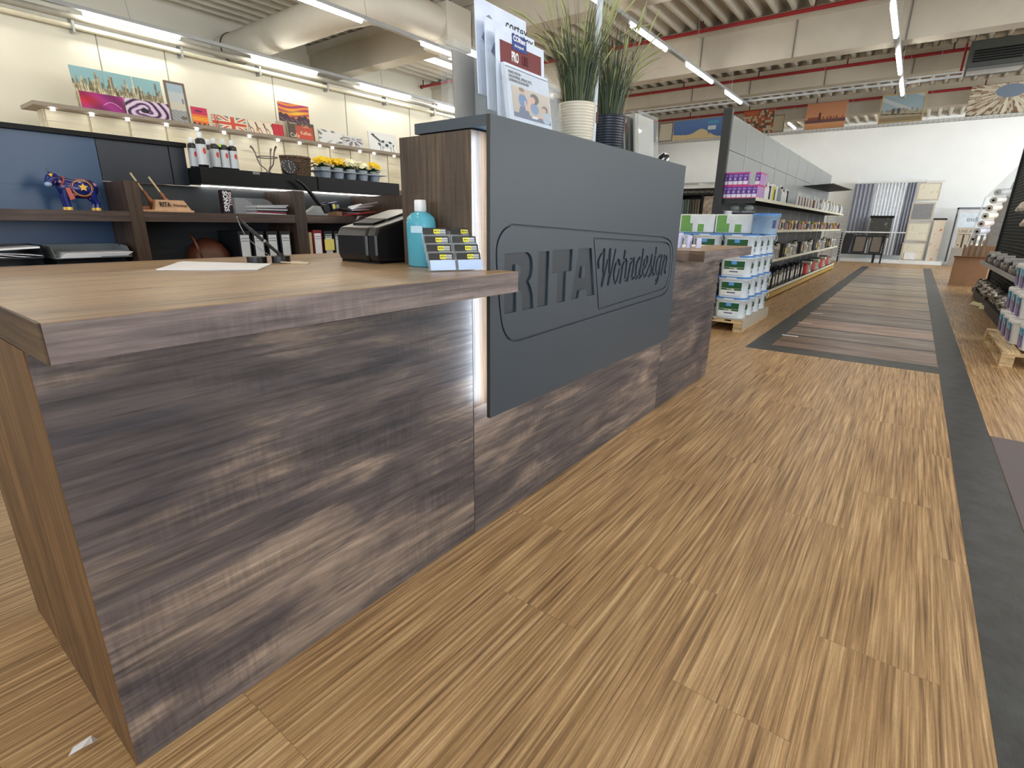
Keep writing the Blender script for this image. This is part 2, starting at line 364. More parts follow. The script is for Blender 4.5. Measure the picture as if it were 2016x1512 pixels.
# LED light rails
def light_row(x, z, tubes, y0, y1, label, nlab):
    t = thing('light_rail', label, 'light rail', (x, (y0+y1)/2, z), 'ceiling light rails')
    m = MB(); m.box(x-0.035, y0, z, x+0.035, y1, z+0.05)
    m.build('rail', alu, t)
    y = y0+1.1
    while y < y1: MB().cyl((x, y, z+0.05), (x, y-0.12, 5.10 if z < 4.5 else 5.17), 0.004, n=5).build('suspension_wire', steel, t); y += 2.35
    for k, (a, c) in enumerate(tubes):
        MB().cyl((x, a, z-0.022), (x, c, z-0.022), 0.030, n=10).build('led_tube', lampm, t)
rows = {'A': (-8.62, 4.0, [(0.75, 2.0), (3.12, 4.35), (5.51, 6.78), (7.82, 9.19), (10.12, 11.47), (12.4, 13.7), (14.7, 16.0)]),
        'B': (-5.65, 4.0, [(-2.0, -0.7), (0.3, 1.6), (4.25, 5.55), (6.73, 8.05), (9.1, 10.4), (11.4, 12.7)]),
        'C': (-2.57, 4.0, [(-4.0, -2.7), (-1.7, -0.4), (0.9, 2.2), (3.2, 4.5), (5.55, 6.85), (7.9, 9.2), (10.24, 11.66), (12.68, 13.87)]),
        'D': (0.46, 4.0, [(-4.0, -2.7), (-1.7, -0.4), (0.6, 1.9), (2.9, 4.2), (5.2, 6.5), (9.19, 10.53), (11.5, 12.93), (13.8, 14.9)])}
lab = {'A': 'long rail of LED tubes running beside the left wall', 'B': 'rail of LED tubes passing over the service counter toward the skylight',
       'C': 'rail of LED tubes sloping down behind the potted grasses', 'D': 'rail of LED tubes above the aisle, straight ahead over the floor samples'}
for k, (x, z, tubes) in rows.items(): light_row(x, z, tubes, tubes[0][0]-0.5, tubes[-1][1]+0.6, lab[k], k)
for x in (3.6, 6.6):  # out-of-view rails, added for more light from the right
    light_row(x, 4.0, [(-4+2.4*i, -2.7+2.4*i) for i in range(9)], -4.5, 18.0, 'unseen rail of LED tubes added for light, %s aisle to the right' % ('first' if x < 4 else 'second'), 'E')
for x in (-6.5, -3.2, 0.1, 3.4): light_row(x, 4.86, [(20.4, 21.7), (22.6, 23.9)], 20.2, 24.2, 'hidden rail of LED tubes added to light the far wall, %s of four' % {-6.5: 'leftmost', -3.2: 'second', 0.1: 'third', 3.4: 'rightmost'}[x], 'F')  # rails out of sight above the tray, added to brighten the far wall
# pipes and tray along the left wall
t = thing('wall_conduit', 'cream cable duct with clamps running along the top of the left wall', 'duct', (-8.8, 6, 3.82))
m = MB(); m.cyl((-8.80, -2, 3.82), (-8.80, 13, 3.82), 0.035, n=10); m.build('lower_pipe', mat('cream_duct', (226, 220, 196), 0.5), t)
m = MB(); m.cyl((-8.76, -2, 3.93), (-8.76, 13, 3.93), 0.045, n=10); m.build('upper_pipe', mat('grey_duct', (168, 164, 152), 0.5), t)
for y in (1.2, 3.0, 4.4, 5.7, 7.1, 8.6, 10.1, 11.6): MB().box(-8.9, y, 3.74, -8.75, y+0.03, 3.99).build('clamp', steel, t)
# ventilation duct
t = thing('ventilation_duct', 'thick white round ventilation duct coming out of the left wall', 'duct', (-9.0, 6.2, 4.62))
ventm = mat('white_duct_paint', (214, 210, 198), 0.5, var=0.02)
path = [(-10.54, 6.05, 4.46), (-8.6, 6.05, 4.46), (-6.7, 6.05, 4.46), (-6.2, 6.15, 4.46), (-5.98, 6.5, 4.46), (-5.92, 6.9, 4.46), (-5.92, 7.30, 4.46)]
MB().tube(path, 0.27, 28).build('duct_pipe', ventm, t)
m = MB()
for x in (-10.2,): m.cyl((x, 6.05, 4.46), (x+0.03, 6.05, 4.46), 0.285, n=28)
m.build('clamp_ring', mat('dark_ring', (70, 62, 52), 0.6), t)
MB().box(-6.2, 7.3, 4.10, -5.62, 7.9, 4.74).build('outlet_box', ventm, t, bevel=0.01)
# heater under the deck
t = thing('ceiling_heater', 'dark grey air heater hanging under the roof, upper right', 'heater', (1.85, 14.8, 4.2))
MB().box(1.42, 14.5, 4.25, 2.3, 15.3, 4.72).build('housing', mat('dark_heater_metal', (72, 76, 74), 0.5, 0.3), t, bevel=0.02)
m = MB()
for k in range(5): m.box(1.5, 14.47, 4.34+k*0.045, 2.22, 14.5, 4.362+k*0.045)
m.build('louvre', blackm, t)
m = MB(); m.prism([(14.40, 4.17), (14.62, 4.17), (15.2, 4.25), (14.5, 4.25)], 1.45, 2.25, axis='x'); m.build('air_outlet', alu, t)
m = MB(); m.cyl((1.5, 14.6, 4.72), (1.5, 14.6, 4.99), 0.012, n=6); m.cyl((2.2, 14.6, 4.72), (2.2, 14.6, 4.99), 0.012, n=6); m.build('hanger', steel, t)
MB().cyl((1.36, 14.9, 4.22), (1.36, 14.9, 4.8), 0.02, n=8).build('red_pipe', redpaint, t)
t = thing('cable_rail', 'thin pale cable rail under the roof in front of the heater', 'rail', (-2.5, 14.2, 4.1))
m = MB(); m.box(-7.5, 14.25, 4.06, 1.4, 14.30, 4.10); m.box(-7.5, 14.25, 4.14, 1.4, 14.30, 4.16); m.build('rail', alu, t)
m = MB()
for x in (-7, -5, -3, -1, 1): m.cyl((x, 14.27, 4.16), (x, 14.27, 4.99), 0.004, n=5)
m.build('wire', steel, t)
# ---------------------------------------------------------------- 2-D outlines -> plates with holes, lettering
def plate(name, loops, thick, m, parent, origin, X=(0, 1, 0), Y=(0, 0, 1)):
    """flat plate in the plane spanned by X,Y; even-odd loops become holes"""
    cu = bpy.data.curves.new(name, 'CURVE'); cu.dimensions = '2D'; cu.fill_mode = 'BOTH'; cu.extrude = thick/2
    for lp in loops:
        sp = cu.splines.new('POLY'); sp.points.add(len(lp)-1); sp.use_cyclic_u = True
        for i, (a, c) in enumerate(lp): sp.points[i].co = (a, c, 0, 1)
    return curve_to_mesh(name, cu, m, parent, origin, X, Y, thick/2)
def curve_to_mesh(name, cu, m, parent, origin, X, Y, lift):
    tmp = bpy.data.objects.new('tmp', cu); COL.objects.link(tmp)
    dg = bpy.context.evaluated_depsgraph_get(); dg.update()
    me = bpy.data.meshes.new_from_object(tmp.evaluated_get(dg)); bpy.data.objects.remove(tmp)
    X, Y = Vector(X).normalized(), Vector(Y).normalized(); Z = X.cross(Y); Y = Z.cross(X); o = Vector(origin)
    M = Matrix(((X.x, Y.x, Z.x, o.x), (X.y, Y.y, Z.y, o.y), (X.z, Y.z, Z.z, o.z), (0, 0, 0, 1))) @ Matrix.Translation((0, 0, lift))
    off = Vector((0, 0, 0)); p = parent
    while p is not None: off += p.location; p = p.parent
    me.transform(Matrix.Translation(-off) @ M)
    me.materials.clear(); me.materials.append(m); me.name = name
    ob = bpy.data.objects.new(name, me); COL.objects.link(ob)
    if parent is not None: ob.parent = parent
    return ob
def text(name, s, size, m, parent, origin, X=(1, 0, 0), Y=(0, 0, 1), ext=0.0006, sx=1.0, bold=0.0, align='LEFT', shear=0.0):
    cu = bpy.data.curves.new(name, 'FONT'); cu.body = s; cu.size = size; cu.extrude = ext; cu.offset = bold; cu.align_x = align; cu.shear = shear
    cu.resolution_u = 3
    o = curve_to_mesh(name, cu, m, parent, origin, X, Y, 0.0)
    if sx != 1.0:
        Xv = Vector(X).normalized(); off = Vector((0, 0, 0)); p = parent
        while p is not None: off += p.location; p = p.parent
        c = Vector(origin)-off
        for v in o.data.vertices: d = (v.co-c).dot(Xv); v.co += Xv*d*(sx-1)
    return o
def contours(F, x0, y0, st):
    """marching squares at level 0 -> closed loops (crossings are keyed by grid edge)"""
    ny, nx = F.shape; seg = {}; P = {}
    def ip(p, q):
        k = tuple(sorted((p, q)))
        if k not in P:
            (i, j), (m, n) = k; a, c = F[j, i], F[n, m]; t = min(0.97, max(0.03, a/(a-c)))
            P[k] = (x0+st*(i+(m-i)*t), y0+st*(j+(n-j)*t))
        return k
    for j in range(ny-1):
        for i in range(nx-1):
            c = [(i, j), (i+1, j), (i+1, j+1), (i, j+1)]; ins = [F[q[1], q[0]] < 0 for q in c]
            if all(ins) or not any(ins): continue
            cr = [(ip(c[e], c[(e+1) % 4]), ins[e]) for e in range(4) if ins[e] != ins[(e+1) % 4]]
            for k in range(0, len(cr), 2):
                a, bb = cr[k], cr[k+1]
                if not a[1]: a, bb = bb, a
                seg[a[0]] = bb[0]
    loops = []
    while seg:
        s0, nx_ = seg.popitem(); lp = [P[s0]]
        while nx_ != s0: lp.append(P[nx_]); nx_ = seg.pop(nx_)
        if len(lp) > 8: loops.append(lp[::2] if len(lp) > 16 else lp)
    return loops
def offset_loop(lp, d):
    n = len(lp); out = []; ar = sum(lp[i][0]*lp[(i+1) % n][1]-lp[(i+1) % n][0]*lp[i][1] for i in range(n)); sg = 1 if ar > 0 else -1
    for i in range(n):
        p, q, r = Vector(lp[i-1]), Vector(lp[i]), Vector(lp[(i+1) % n])
        a = (q-p).normalized(); c = (r-q).normalized(); nn = Vector((a.y+c.y, -a.x-c.x)).normalized()*sg
        k = d/max(0.5, nn.dot(Vector((a.y, -a.x))*sg)); out.append((q.x+nn.x*k, q.y+nn.y*k))
    return out
def smooth_loop(lp, it=2):
    for _ in range(it):
        n = len(lp); out = []
        for i in range(n):
            p, q = lp[i], lp[(i+1) % n]; L = math.dist(p, q)
            if L > 0.25: out += [p, q] if (not out or out[-1] != p) else [q]; continue
            out += [(p[0]*.75+q[0]*.25, p[1]*.75+q[1]*.25), (p[0]*.25+q[0]*.75, p[1]*.25+q[1]*.75)]
        lp = out
    return lp

# ---------------------------------------------------------------- the service counter
ZT = 1.09
ct = thing('service_counter', 'long brown-grey oak service counter with raised middle block and dark grey front board', 'counter', (-0.3, 2.3, 0))
MB().box(-0.85, 0.2, 0.0, 0.0, 1.428, 1.018).build('left_body', [wood_y], ct)
MB().box(-0.851, 0.197, 0.0, -0.0005, 0.2, 1.018).build('end_panel', wood_warmlit, ct)
MB().box(-0.355, 1.4315, 0.0, 0.0, 3.38, 0.56).build('middle_base', wood_y2, ct)
MB().box(-0.355, 1.4315, 0.56, 0.0, 3.38, 1.547).build('middle_block', wood_z, ct)
MB().box(-0.85, 3.383, 0.0, 0.0, 4.53, 1.018).build('right_body', wood_y, ct)
o = MB(); o.prism([(-1.16, 0.2), (0.17, 0.2), (0.17, 1.478), (0.075, 1.478), (0.075, 1.428), (-0.358, 1.428), (-0.358, 3.4), (-1.16, 3.4)], 1.088, ZT)
o.build('worktop', wood_toplit, ct)['label'] = 'laminate worktop of the left desk, coloured as lit by warm light'
o = MB(); o.prism([(-1.16, 0.2), (0.17, 0.2), (0.17, 1.478), (0.075, 1.478), (0.075, 1.428), (-0.358, 1.428), (-0.358, 3.4), (-1.16, 3.4)], 1.02, 1.088)
o.build('worktop_edge', wood_edge, ct)
MB().box(-1.158, 0.196, 1.021, 0.168, 0.2, 1.089).build('worktop_end', wood('laminate_end_dark', 'x', (46, 34, 24), (64, 48, 33), (84, 64, 44)), ct)
MB().box(-1.16, 3.55, 1.02, 0.17, 4.80, 1.088).build('right_worktop_edge', wood_edge, ct)
MB().box(-1.16, 3.55, 1.088, 0.17, 4.80, 1.09).build('right_worktop', wood_toplit, ct)
MB().box(-1.158, 3.546, 1.021, 0.168, 3.55, 1.089).build('right_worktop_end', wood_x, ct)
MB().box(-0.30, 1.40, 0.0, -0.0008, 1.4305, 0.001).box(-0.002, 1.4285, 0, 0.0012, 1.4305, 1.018).build('joint_strip', mat('steel_joint', (70, 66, 64), 0.4, 0.4), ct)
# rear legs of the desk
MB().box(-1.14, 0.9, 0, -1.10, 1.6, 1.018).box(-1.14, 2.6, 0, -1.10, 3.3, 1.018).box(-1.14, 3.7, 0, -1.10, 4.6, 1.018).build('rear_support', wood_dz, ct)
# raised top slab and front board with carved lettering
MB().box(-0.29, 1.45, 1.556, 0.0515, 3.315, 1.591).build('top_slab', panel_grey, ct)
MB().box(-0.28, 1.47, 1.547, -0.03, 3.30, 1.556).build('spacer', blackm, ct)
MB().box(0.0515, 1.45, 0.528, 0.0585, 3.315, 1.591).build('front_board', panel_shade, ct)
o = MB(); o.box(0.0515, 1.4492, 0.530, 0.0665, 1.4499, 1.589); o.build('board_edge', mat('dark_board_edge', (52, 48, 42), 0.5), ct)
R_ = [(1.533, 1.1437), (1.6776, 1.1441), (1.698, 1.134), (1.7083, 1.1219), (1.7145, 1.105), (1.7164, 1.0815), (1.7125, 1.0593), (1.7036, 1.044), (1.6901, 1.032), (1.7005, 1.018), (1.7109, 1.0004), (1.7200, 0.978), (1.7282, 0.922), (1.6502, 0.922), (1.6429, 0.984), (1.636, 0.999), (1.62, 1.006), (1.6074, 1.0064), (1.6095, 0.922), (1.533, 0.922)]
Rc_ = [(1.6, 1.1011), (1.6184, 1.1), (1.6337, 1.0862), (1.6344, 1.0644), (1.6197, 1.0502), (1.6, 1.0507)]
I_ = [(1.754, 1.143), (1.832, 1.143), (1.832, 0.922), (1.754, 0.922)]
T_ = [(1.858, 1.145), (2.018, 1.145), (2.018, 1.052), (1.972, 1.052), (1.972, 0.923), (1.902, 0.923), (1.902, 1.052), (1.858, 1.052)]
A_ = [(2.073, 1.145), (2.190, 1.145), (2.2449, 0.925), (2.1727, 0.925), (2.1578, 0.9607), (2.098, 0.9607), (2.089, 0.925), (2.0206, 0.925)]
Ac_ = [(2.1137, 1.0654), (2.1352, 1.0654), (2.1405, 1.0154), (2.1051, 1.0154)]
OUT = smooth_loop([(1.5716, 1.2439), (3.05, 1.181), (3.16, 1.1664), (3.2153, 1.1346), (3.2414, 1.0787), (3.2461, 0.9651), (3.2243, 0.8732), (3.1652, 0.839), (3.05, 0.8342), (2.2254, 0.8181), (1.6186, 0.8061), (1.5728, 0.8139), (1.5392, 0.8445), (1.5135, 0.8972), (1.4879, 1.0946), (1.4842, 1.1595), (1.4972, 1.199), (1.5305, 1.2306)])
INN = [(2.2065, 1.1868), (3.0607, 1.1520), (3.125, 1.1463), (3.1598, 1.1373), (3.186, 1.118), (3.1997, 1.09), (3.2117, 1.0236), (3.2089, 0.96), (3.1951, 0.915), (3.175, 0.888), (3.14, 0.877), (3.08, 0.8736), (2.2961, 0.8508)]
STR = [[(2.268,1.055),(2.262,1.069),(2.265,1.086),(2.281,1.108),(2.299,1.124),(2.315,1.131)],[(2.318,1.13),(2.318,1.085),(2.318,1.043),(2.317,1.003),(2.315,0.966)],[(2.319,0.966),(2.336,1.015),(2.355,1.07),(2.377,1.129)],[(2.381,1.129),(2.382,1.083),(2.383,1.034),(2.382,0.967)],[(2.386,0.966),(2.401,1.011),(2.42,1.065),(2.439,1.128)],
 [(2.477,1.076),(2.456,1.067),(2.442,1.04),(2.437,1.009),(2.445,0.976),(2.459,0.964),(2.477,0.977),(2.492,1.013),(2.499,1.049),(2.49,1.07),(2.477,1.076)],[(2.502,1.039),(2.522,1.044)],[(2.55,1.116),(2.542,1.079),(2.53,1.027),(2.518,0.965)],[(2.529,1.035),(2.549,1.069),(2.572,1.077),(2.58,1.063),(2.576,1.016),(2.572,0.981),(2.579,0.969),(2.595,0.975)],[(2.622,1.075),(2.635,1.071),(2.621,1.026),(2.607,0.968)],
 [(2.622,1.032),(2.644,1.064),(2.667,1.075),(2.672,1.053),(2.663,1.006),(2.658,0.977),(2.67,0.969),(2.692,0.976)],[(2.746,1.078),(2.721,1.067),(2.706,1.038),(2.704,0.999),(2.716,0.968),(2.736,0.98),(2.756,1.018)],[(2.782,1.116),(2.775,1.069),(2.764,1.022),(2.758,0.987),(2.764,0.971),(2.786,0.979)],[(2.8,1.015),(2.829,1.022),(2.851,1.05),(2.852,1.072),(2.838,1.078),(2.815,1.063),(2.802,1.033),(2.798,0.998),(2.819,0.971),(2.84,0.973),(2.854,0.985)],
 [(2.854,0.985),(2.886,1.024),(2.91,1.081),(2.911,1.047),(2.919,1.013),(2.916,0.983),(2.898,0.97),(2.878,0.971)],[(2.96,1.072),(2.951,1.029),(2.941,0.991),(2.953,0.971),(2.974,0.978)],[(2.966,1.12),(2.965,1.095)],[(3.036,1.076),(3.007,1.068),(2.991,1.036),(2.988,1.0),(3.006,0.973),(3.028,0.983),(3.049,1.024)],[(3.064,1.075),(3.053,1.033),(3.048,0.982),(3.034,0.935),(3.012,0.916),(3.0,0.926),(3.012,0.946),(3.056,0.972)],
 [(3.103,1.072),(3.098,1.045),(3.089,0.998),(3.081,0.968)],[(3.087,1.003),(3.112,1.052),(3.139,1.07),(3.148,1.053),(3.138,1.01),(3.131,0.981),(3.141,0.97),(3.152,0.975)]]
st = 0.0025; gx = np.arange(2.245, 3.175, st); gy = np.arange(0.895, 1.15, st); GX, GY = np.meshgrid(gx, gy); F = np.full(GX.shape, 9.0)
for s_ in STR:
    for (ax, ay), (bx, by) in zip(s_[:-1], s_[1:]):
        dx, dy = bx-ax, by-ay; t_ = np.clip(((GX-ax)*dx+(GY-ay)*dy)/(dx*dx+dy*dy), 0, 1)
        rr = 0.0074+0.0042*min(1.0, abs(dy)/math.hypot(dx, dy))*(1 if dx <= 0.006 else 0.2)
        F = np.minimum(F, np.hypot(GX-ax-t_*dx, GY-ay-t_*dy)-rr)
script = contours(F, gx[0], gy[0], st)
g = 0.0042
loops = [[(1.45, 0.528), (3.315, 0.528), (3.315, 1.591), (1.45, 1.591)], R_, Rc_, I_, T_, A_, Ac_,
         offset_loop(OUT, g), offset_loop(OUT, -g), offset_loop(INN, g), offset_loop(INN, -g)]+script
o = plate('carved_front', loops, 0.0085, panel_grey, ct, (0.0585, 0, 0)); o['label'] = 'dark grey board face with carved RITA Wohndesign lettering'
# LED strips behind the board (they light the oak block)
led = emit('counter_led_strip', (226, 240, 255), 45.0)
o = MB(); o.box(0.047, 1.490, 0.56, 0.0512, 1.506, 1.54); o.build('led_strip', led, ct)
o = MB(); o.box(0.047, 3.25, 0.56, 0.0512, 3.266, 1.54); o.build('led_strip', led, ct)

# ---------------------------------------------------------------- things on the worktop
t = thing('paper_sheet', 'blank white paper sheets lying flat on the left desk', 'paper', (-0.68, 0.86, ZT))
o = MB()
for k, a in enumerate((0.0, 0.03, -0.02)):
    ca, sa = math.cos(a), math.sin(a); pts = [(-0.68, 0.67), (-0.465, 0.885), (-0.66, 1.045), (-0.985, 0.865)]
    pts = [(-0.7+(x+0.7)*ca-(y-0.87)*sa, 0.87+(x+0.7)*sa+(y-0.87)*ca) for x, y in pts]
    o.prism(pts, ZT+0.0006+k*0.0012, ZT+0.0016+k*0.0012)
o.build('sheets', paper, t)
t = thing('pen_stand', 'black desk pen leaning in a round base with a beaded chain', 'pen stand', (-0.72, 1.11, ZT))
MB().cyl((-0.72, 1.12, ZT+.0005), (-0.72, 1.12, ZT+0.026), 0.034, n=32).cyl((-0.72, 1.12, ZT+0.026), (-0.72, 1.12, ZT+0.034), 0.016, 0.012).build('base', blackp, t, bevel=0.002)
MB().cyl((-0.77, 1.05, ZT+.0005), (-0.77, 1.05, ZT+0.024), 0.036, n=32).build('cable_box', blackp, t, bevel=0.002)
MB().cyl((-0.718, 1.118, ZT+0.03), (-0.755, 1.03, ZT+0.125), 0.0062, 0.007, n=12).cyl((-0.755, 1.03, ZT+0.125), (-0.768, 0.998, ZT+0.166), 0.006, 0.0045, n=12).build('pen', blackp, t)
MB().cyl((-0.737, 1.072, ZT+0.08), (-0.7385, 1.068, ZT+0.084), 0.0075, n=12).build('chrome_ring', steel, t)
o = MB(); P0, P1 = Vector((-0.755, 1.09, ZT+0.03)), Vector((-0.769, 0.995, ZT+0.168))
for k in range(26):
    u_ = k/25; p = P0.lerp(P1, u_)+Vector((-0.012*math.sin(u_*math.pi), -0.016*math.sin(u_*math.pi), -0.004*math.sin(u_*math.pi))); o.ball(p, 0.0026, n=6, m=4)
o.build('bead_chain', steel, t)
o = MB().tube([(-0.70, 1.10, ZT+0.005), (-0.60, 1.135, ZT+0.004), (-0.585, 1.15, ZT+0.004), (-0.60, 1.165, ZT+0.004), (-0.69, 1.165, ZT+0.004), (-0.70, 1.15, ZT+0.004)], 0.0025, 6)
tag(o.build('wire_clip', mat('beige_wire', (222, 206, 178), 0.5)), 'bent beige wire clip lying beside the pen stand', 'clip')
# receipt printer
t = thing('receipt_printer', 'black receipt printer with sloping lid on the left desk', 'printer', (-0.53, 1.47, ZT))
BP = mat('printer_black', (22, 22, 23), 0.28, var=0.15)
prof = [(1.345, ZT+0.006), (1.335, ZT+0.03), (1.335, ZT+0.105), (1.35, ZT+0.135), (1.42, ZT+0.152), (1.62, ZT+0.206), (1.66, ZT+0.202), (1.66, ZT+0.006)]
def yprof(m, x0, x1, pr, mi=0):
    n = len(pr); m.add([(x0, a, c) for a, c in pr]+[(x1, a, c) for a, c in pr], [tuple(range(n)), tuple(range(n, 2*n))[::-1]]+[(i, i+n, (i+1) % n+n, (i+1) % n) for i in range(n)], mi); return m
yprof(MB(), -0.655, -0.462, prof).build('housing', BP, t, bevel=0.012, seg=3)
yprof(MB(), -0.458, -0.405, [(a, c+0.002) for a, c in prof]).build('side_module', BP, t, bevel=0.010, seg=3)
yprof(MB(), -0.635, -0.48, [(1.46, ZT+0.160), (1.60, ZT+0.198), (1.64, ZT+0.206), (1.64, ZT+0.212), (1.60, ZT+0.209), (1.46, ZT+0.171)]).build('lid', mat('printer_lid', (44, 44, 44), 0.22), t, bevel=0.003)
yprof(MB(), -0.62, -0.49, [(1.395, ZT+0.143), (1.452, ZT+0.158), (1.452, ZT+0.168), (1.395, ZT+0.153)]).build('paper_slot', blackm, t)
MB().box(-0.68, 1.40, ZT+0.022, -0.654, 1.43, ZT+0.028).build('cable_plug', blackp, t)
MB().box(-0.65, 1.35, ZT+.0003, -0.41, 1.65, ZT+0.007).build('foot', blackm, t)
# blue hand sanitiser
t = thing('sanitiser_bottle', 'clear bottle of turquoise hand sanitiser with white square cap', 'bottle', (-0.207, 1.385, ZT))
LIQ = NT('turquoise_liquid'); LIQ.set(LIQ.ramp(LIQ.noise(LIQ.mapv((1, 1, 1)), 5.0), [(0.3, rgb(92, 190, 214)), (0.7, rgb(120, 208, 230))]), 0.12, Transmission_Weight=0.3, IOR=1.35); LIQ = LIQ.m
MB().lathe([(0.034, 0.001), (0.042, 0.006), (0.043, 0.15), (0.040, 0.175), (0.026, 0.190), (0.015, 0.196)], (-0.207, 1.385, ZT), 36, sx=1.32, sy=0.92, power=0.72).build('bottle_body', LIQ, t)
MB().lathe([(0.017, 0.196), (0.019, 0.199), (0.0185, 0.232), (0.016, 0.236)], (-0.207, 1.385, ZT), 24, power=0.6).build('cap', white, t, bevel=0.001)
MB().quad((-0.218, 1.3445, ZT+0.122), (-0.160, 1.3458, ZT+0.122), (-0.160, 1.3458, ZT+0.146), (-0.218, 1.3445, ZT+0.146)).build('paper_label', mat('pale_blue_label', (196, 228, 244), 0.6), t)
# business card rack: two columns, four tiers
A0 = math.radians(62); CX = Vector((math.cos(A0), math.sin(A0), 0)); CY = Vector((-math.sin(A0), math.cos(A0), 0))
org = Vector((-0.028, 1.247, ZT))
rack = thing('business_card_rack', 'clear acrylic business card rack with four tiers at the counter corner', 'card rack', tuple(org+CX*0.09+CY*0.06))
acr = glassy('clear_acrylic', (226, 234, 238), 0.13, 0.03)
def P3(a, d, z): return tuple(org+CX*a+CY*d+Vector((0, 0, z)))
def slab(m, a0, a1, d0, z0, d1, z1, th):
    # inclined rectangle from (d0,z0) to (d1,z1), thickness th to the back
    n = Vector((0, z1-z0, -(d1-d0))).normalized()*th
    vs = [P3(a0, d0, z0), P3(a1, d0, z0), P3(a1, d1, z1), P3(a0, d1, z1), P3(a0, d0+n.y, z0+n.z), P3(a1, d0+n.y, z0+n.z), P3(a1, d1+n.y, z1+n.z), P3(a0, d1+n.y, z1+n.z)]
    return m.add(vs, [(0,1,2,3),(4,7,6,5),(0,4,5,1),(1,5,6,2),(2,6,7,3),(3,7,4,0)], 0)
m = MB()
m.add([P3(0, 0, 0.001), P3(0.195, 0, 0.001), P3(0.195, 0.090, 0.001), P3(0, 0.090, 0.001), P3(0, 0, 0.004), P3(0.195, 0, 0.004), P3(0.195, 0.090, 0.004), P3(0, 0.090, 0.004)], [(0,3,2,1),(4,5,6,7),(0,1,5,4),(1,2,6,5),(2,3,7,6),(3,0,4,7)])
for r in range(4):
    d, z = r*0.021, 0.004+r*0.027
    for c in range(2):
        a = c*0.099
        slab(m, a, a+0.096, d, z, d+0.010, z+0.034, 0.0018); slab(m, a, a+0.096, d+0.013, z, d+0.026, z+0.046, 0.0018)
        for e in (a, a+0.0945): m.add([P3(e, d, z), P3(e+0.0015, d, z), P3(e+0.0015, d+0.015, z+0.036), P3(e, d+0.015, z+0.036), P3(e, d+0.014, z), P3(e+0.0015, d+0.014, z), P3(e+0.0015, d+0.028, z+0.036), P3(e, d+0.028, z+0.036)], [(0,1,2,3),(5,4,7,6),(0,3,7,4),(1,5,6,2),(3,2,6,7),(0,4,5,1)])
m.build('acrylic_frame', acr, rack)
m = MB()
for c in range(2):
    slab(m, c*0.099+0.004, c*0.099+0.092, -0.0006, 0.005, 0.0092, 0.0375, 0.001)
o = m.build('front_insert', mat('pale_blue_insert', (186, 208, 246), 0.6), rack)
cardb = mat('card_black', (30, 30, 32), 0.45); cardy = mat('card_yellow', (246, 238, 70), 0.5); cardg = mat('card_silver', (176, 180, 182), 0.4)
pos = ['lowest', 'second', 'third', 'top']
X3 = CX
for r in range(4):
    for c in range(2):
        d, z = r*0.021+0.005, 0.008+r*0.027; a = c*0.099+0.005
        ca = thing('business_card_stack', 'stack of black business cards with yellow and silver logo, %s tier, %s column' % (pos[r], ('left', 'right')[c]), 'business cards', P3(a+0.04, d, z), 'business cards in the acrylic rack')
        m = MB(); slab(m, a, a+0.084, d, z, d+0.0135, z+0.052, 0.006); m.build('cards', cardb, ca)
        Yv = (CY*0.0135+Vector((0, 0, 0.052))).normalized(); nrm = CX.cross(Yv)
        def L(aa, hh, lift=0.0004): return Vector(P3(a+aa, d, z))+Yv*hh+nrm*lift
        m = MB(); m.add([tuple(L(0.036, 0.0345)), tuple(L(0.058, 0.0345)), tuple(L(0.058, 0.0485)), tuple(L(0.036, 0.0485))], [(0,1,2,3)]); yl_ = m.build('yellow_logo', cardy, ca)
        m = MB(); m.add([tuple(L(0.058, 0.0345)), tuple(L(0.079, 0.0345)), tuple(L(0.079, 0.0485)), tuple(L(0.058, 0.0485))], [(0,1,2,3)])
        m.add([tuple(L(0.040, 0.0300)), tuple(L(0.079, 0.0300)), tuple(L(0.079, 0.0318)), tuple(L(0.040, 0.0318))], [(0,1,2,3)]); sl_ = m.build('silver_logo', cardg, ca)
        text('lettering', 'RITA', 0.0088, cardb, yl_, L(0.0385, 0.0385, 0.0006), CX, Yv, ext=0.0001, bold=0.0003)
        text('lettering', 'Wohndesign', 0.0046, cardb, sl_, L(0.0588, 0.040, 0.0006), CX, Yv, ext=0.0001)
# little acrylic leaflet holder on the right desk
t = thing('leaflet_holder', 'small clear leaflet holder with lilac cards on the right desk', 'leaflet holder', (-0.05, 3.95, ZT))
m = MB()
for k in range(3): m.box(-0.12+k*0.05, 3.80+k*0.06, ZT+.001, -0.118+k*0.05, 3.90+k*0.06, ZT+0.10-0.02*k)
m.build('acrylic_frame', acr, t)
m = MB()
for k in range(3): m.box(-0.116+k*0.05, 3.802+k*0.06, ZT+.003, -0.108+k*0.05, 3.898+k*0.06, ZT+0.11-0.02*k)
m.build('cards', mat('lilac_card', (196, 196, 228), 0.6), t)
tag(MB().box(-0.7, 3.75, ZT+.0005, -0.15, 4.6, ZT+0.002).build('paper_sheet', paper), 'white sheet lying on the right desk behind the board', 'paper')
# scrap of paper on the floor
o = MB(); random.seed(3); pts = [(-0.175, 0.12, 0.001), (-0.165, 0.155, 0.012), (-0.145, 0.165, 0.004), (-0.14, 0.13, 0.014), (-0.155, 0.105, 0.002), (-0.13, 0.15, 0.02)]
o.add(pts, [(0, 1, 3), (1, 2, 3), (0, 3, 4), (1, 5, 2), (3, 5, 2)]); tag(o.build('paper_scrap', paper), 'crumpled white scrap of paper on the floor by the counter end', 'litter')

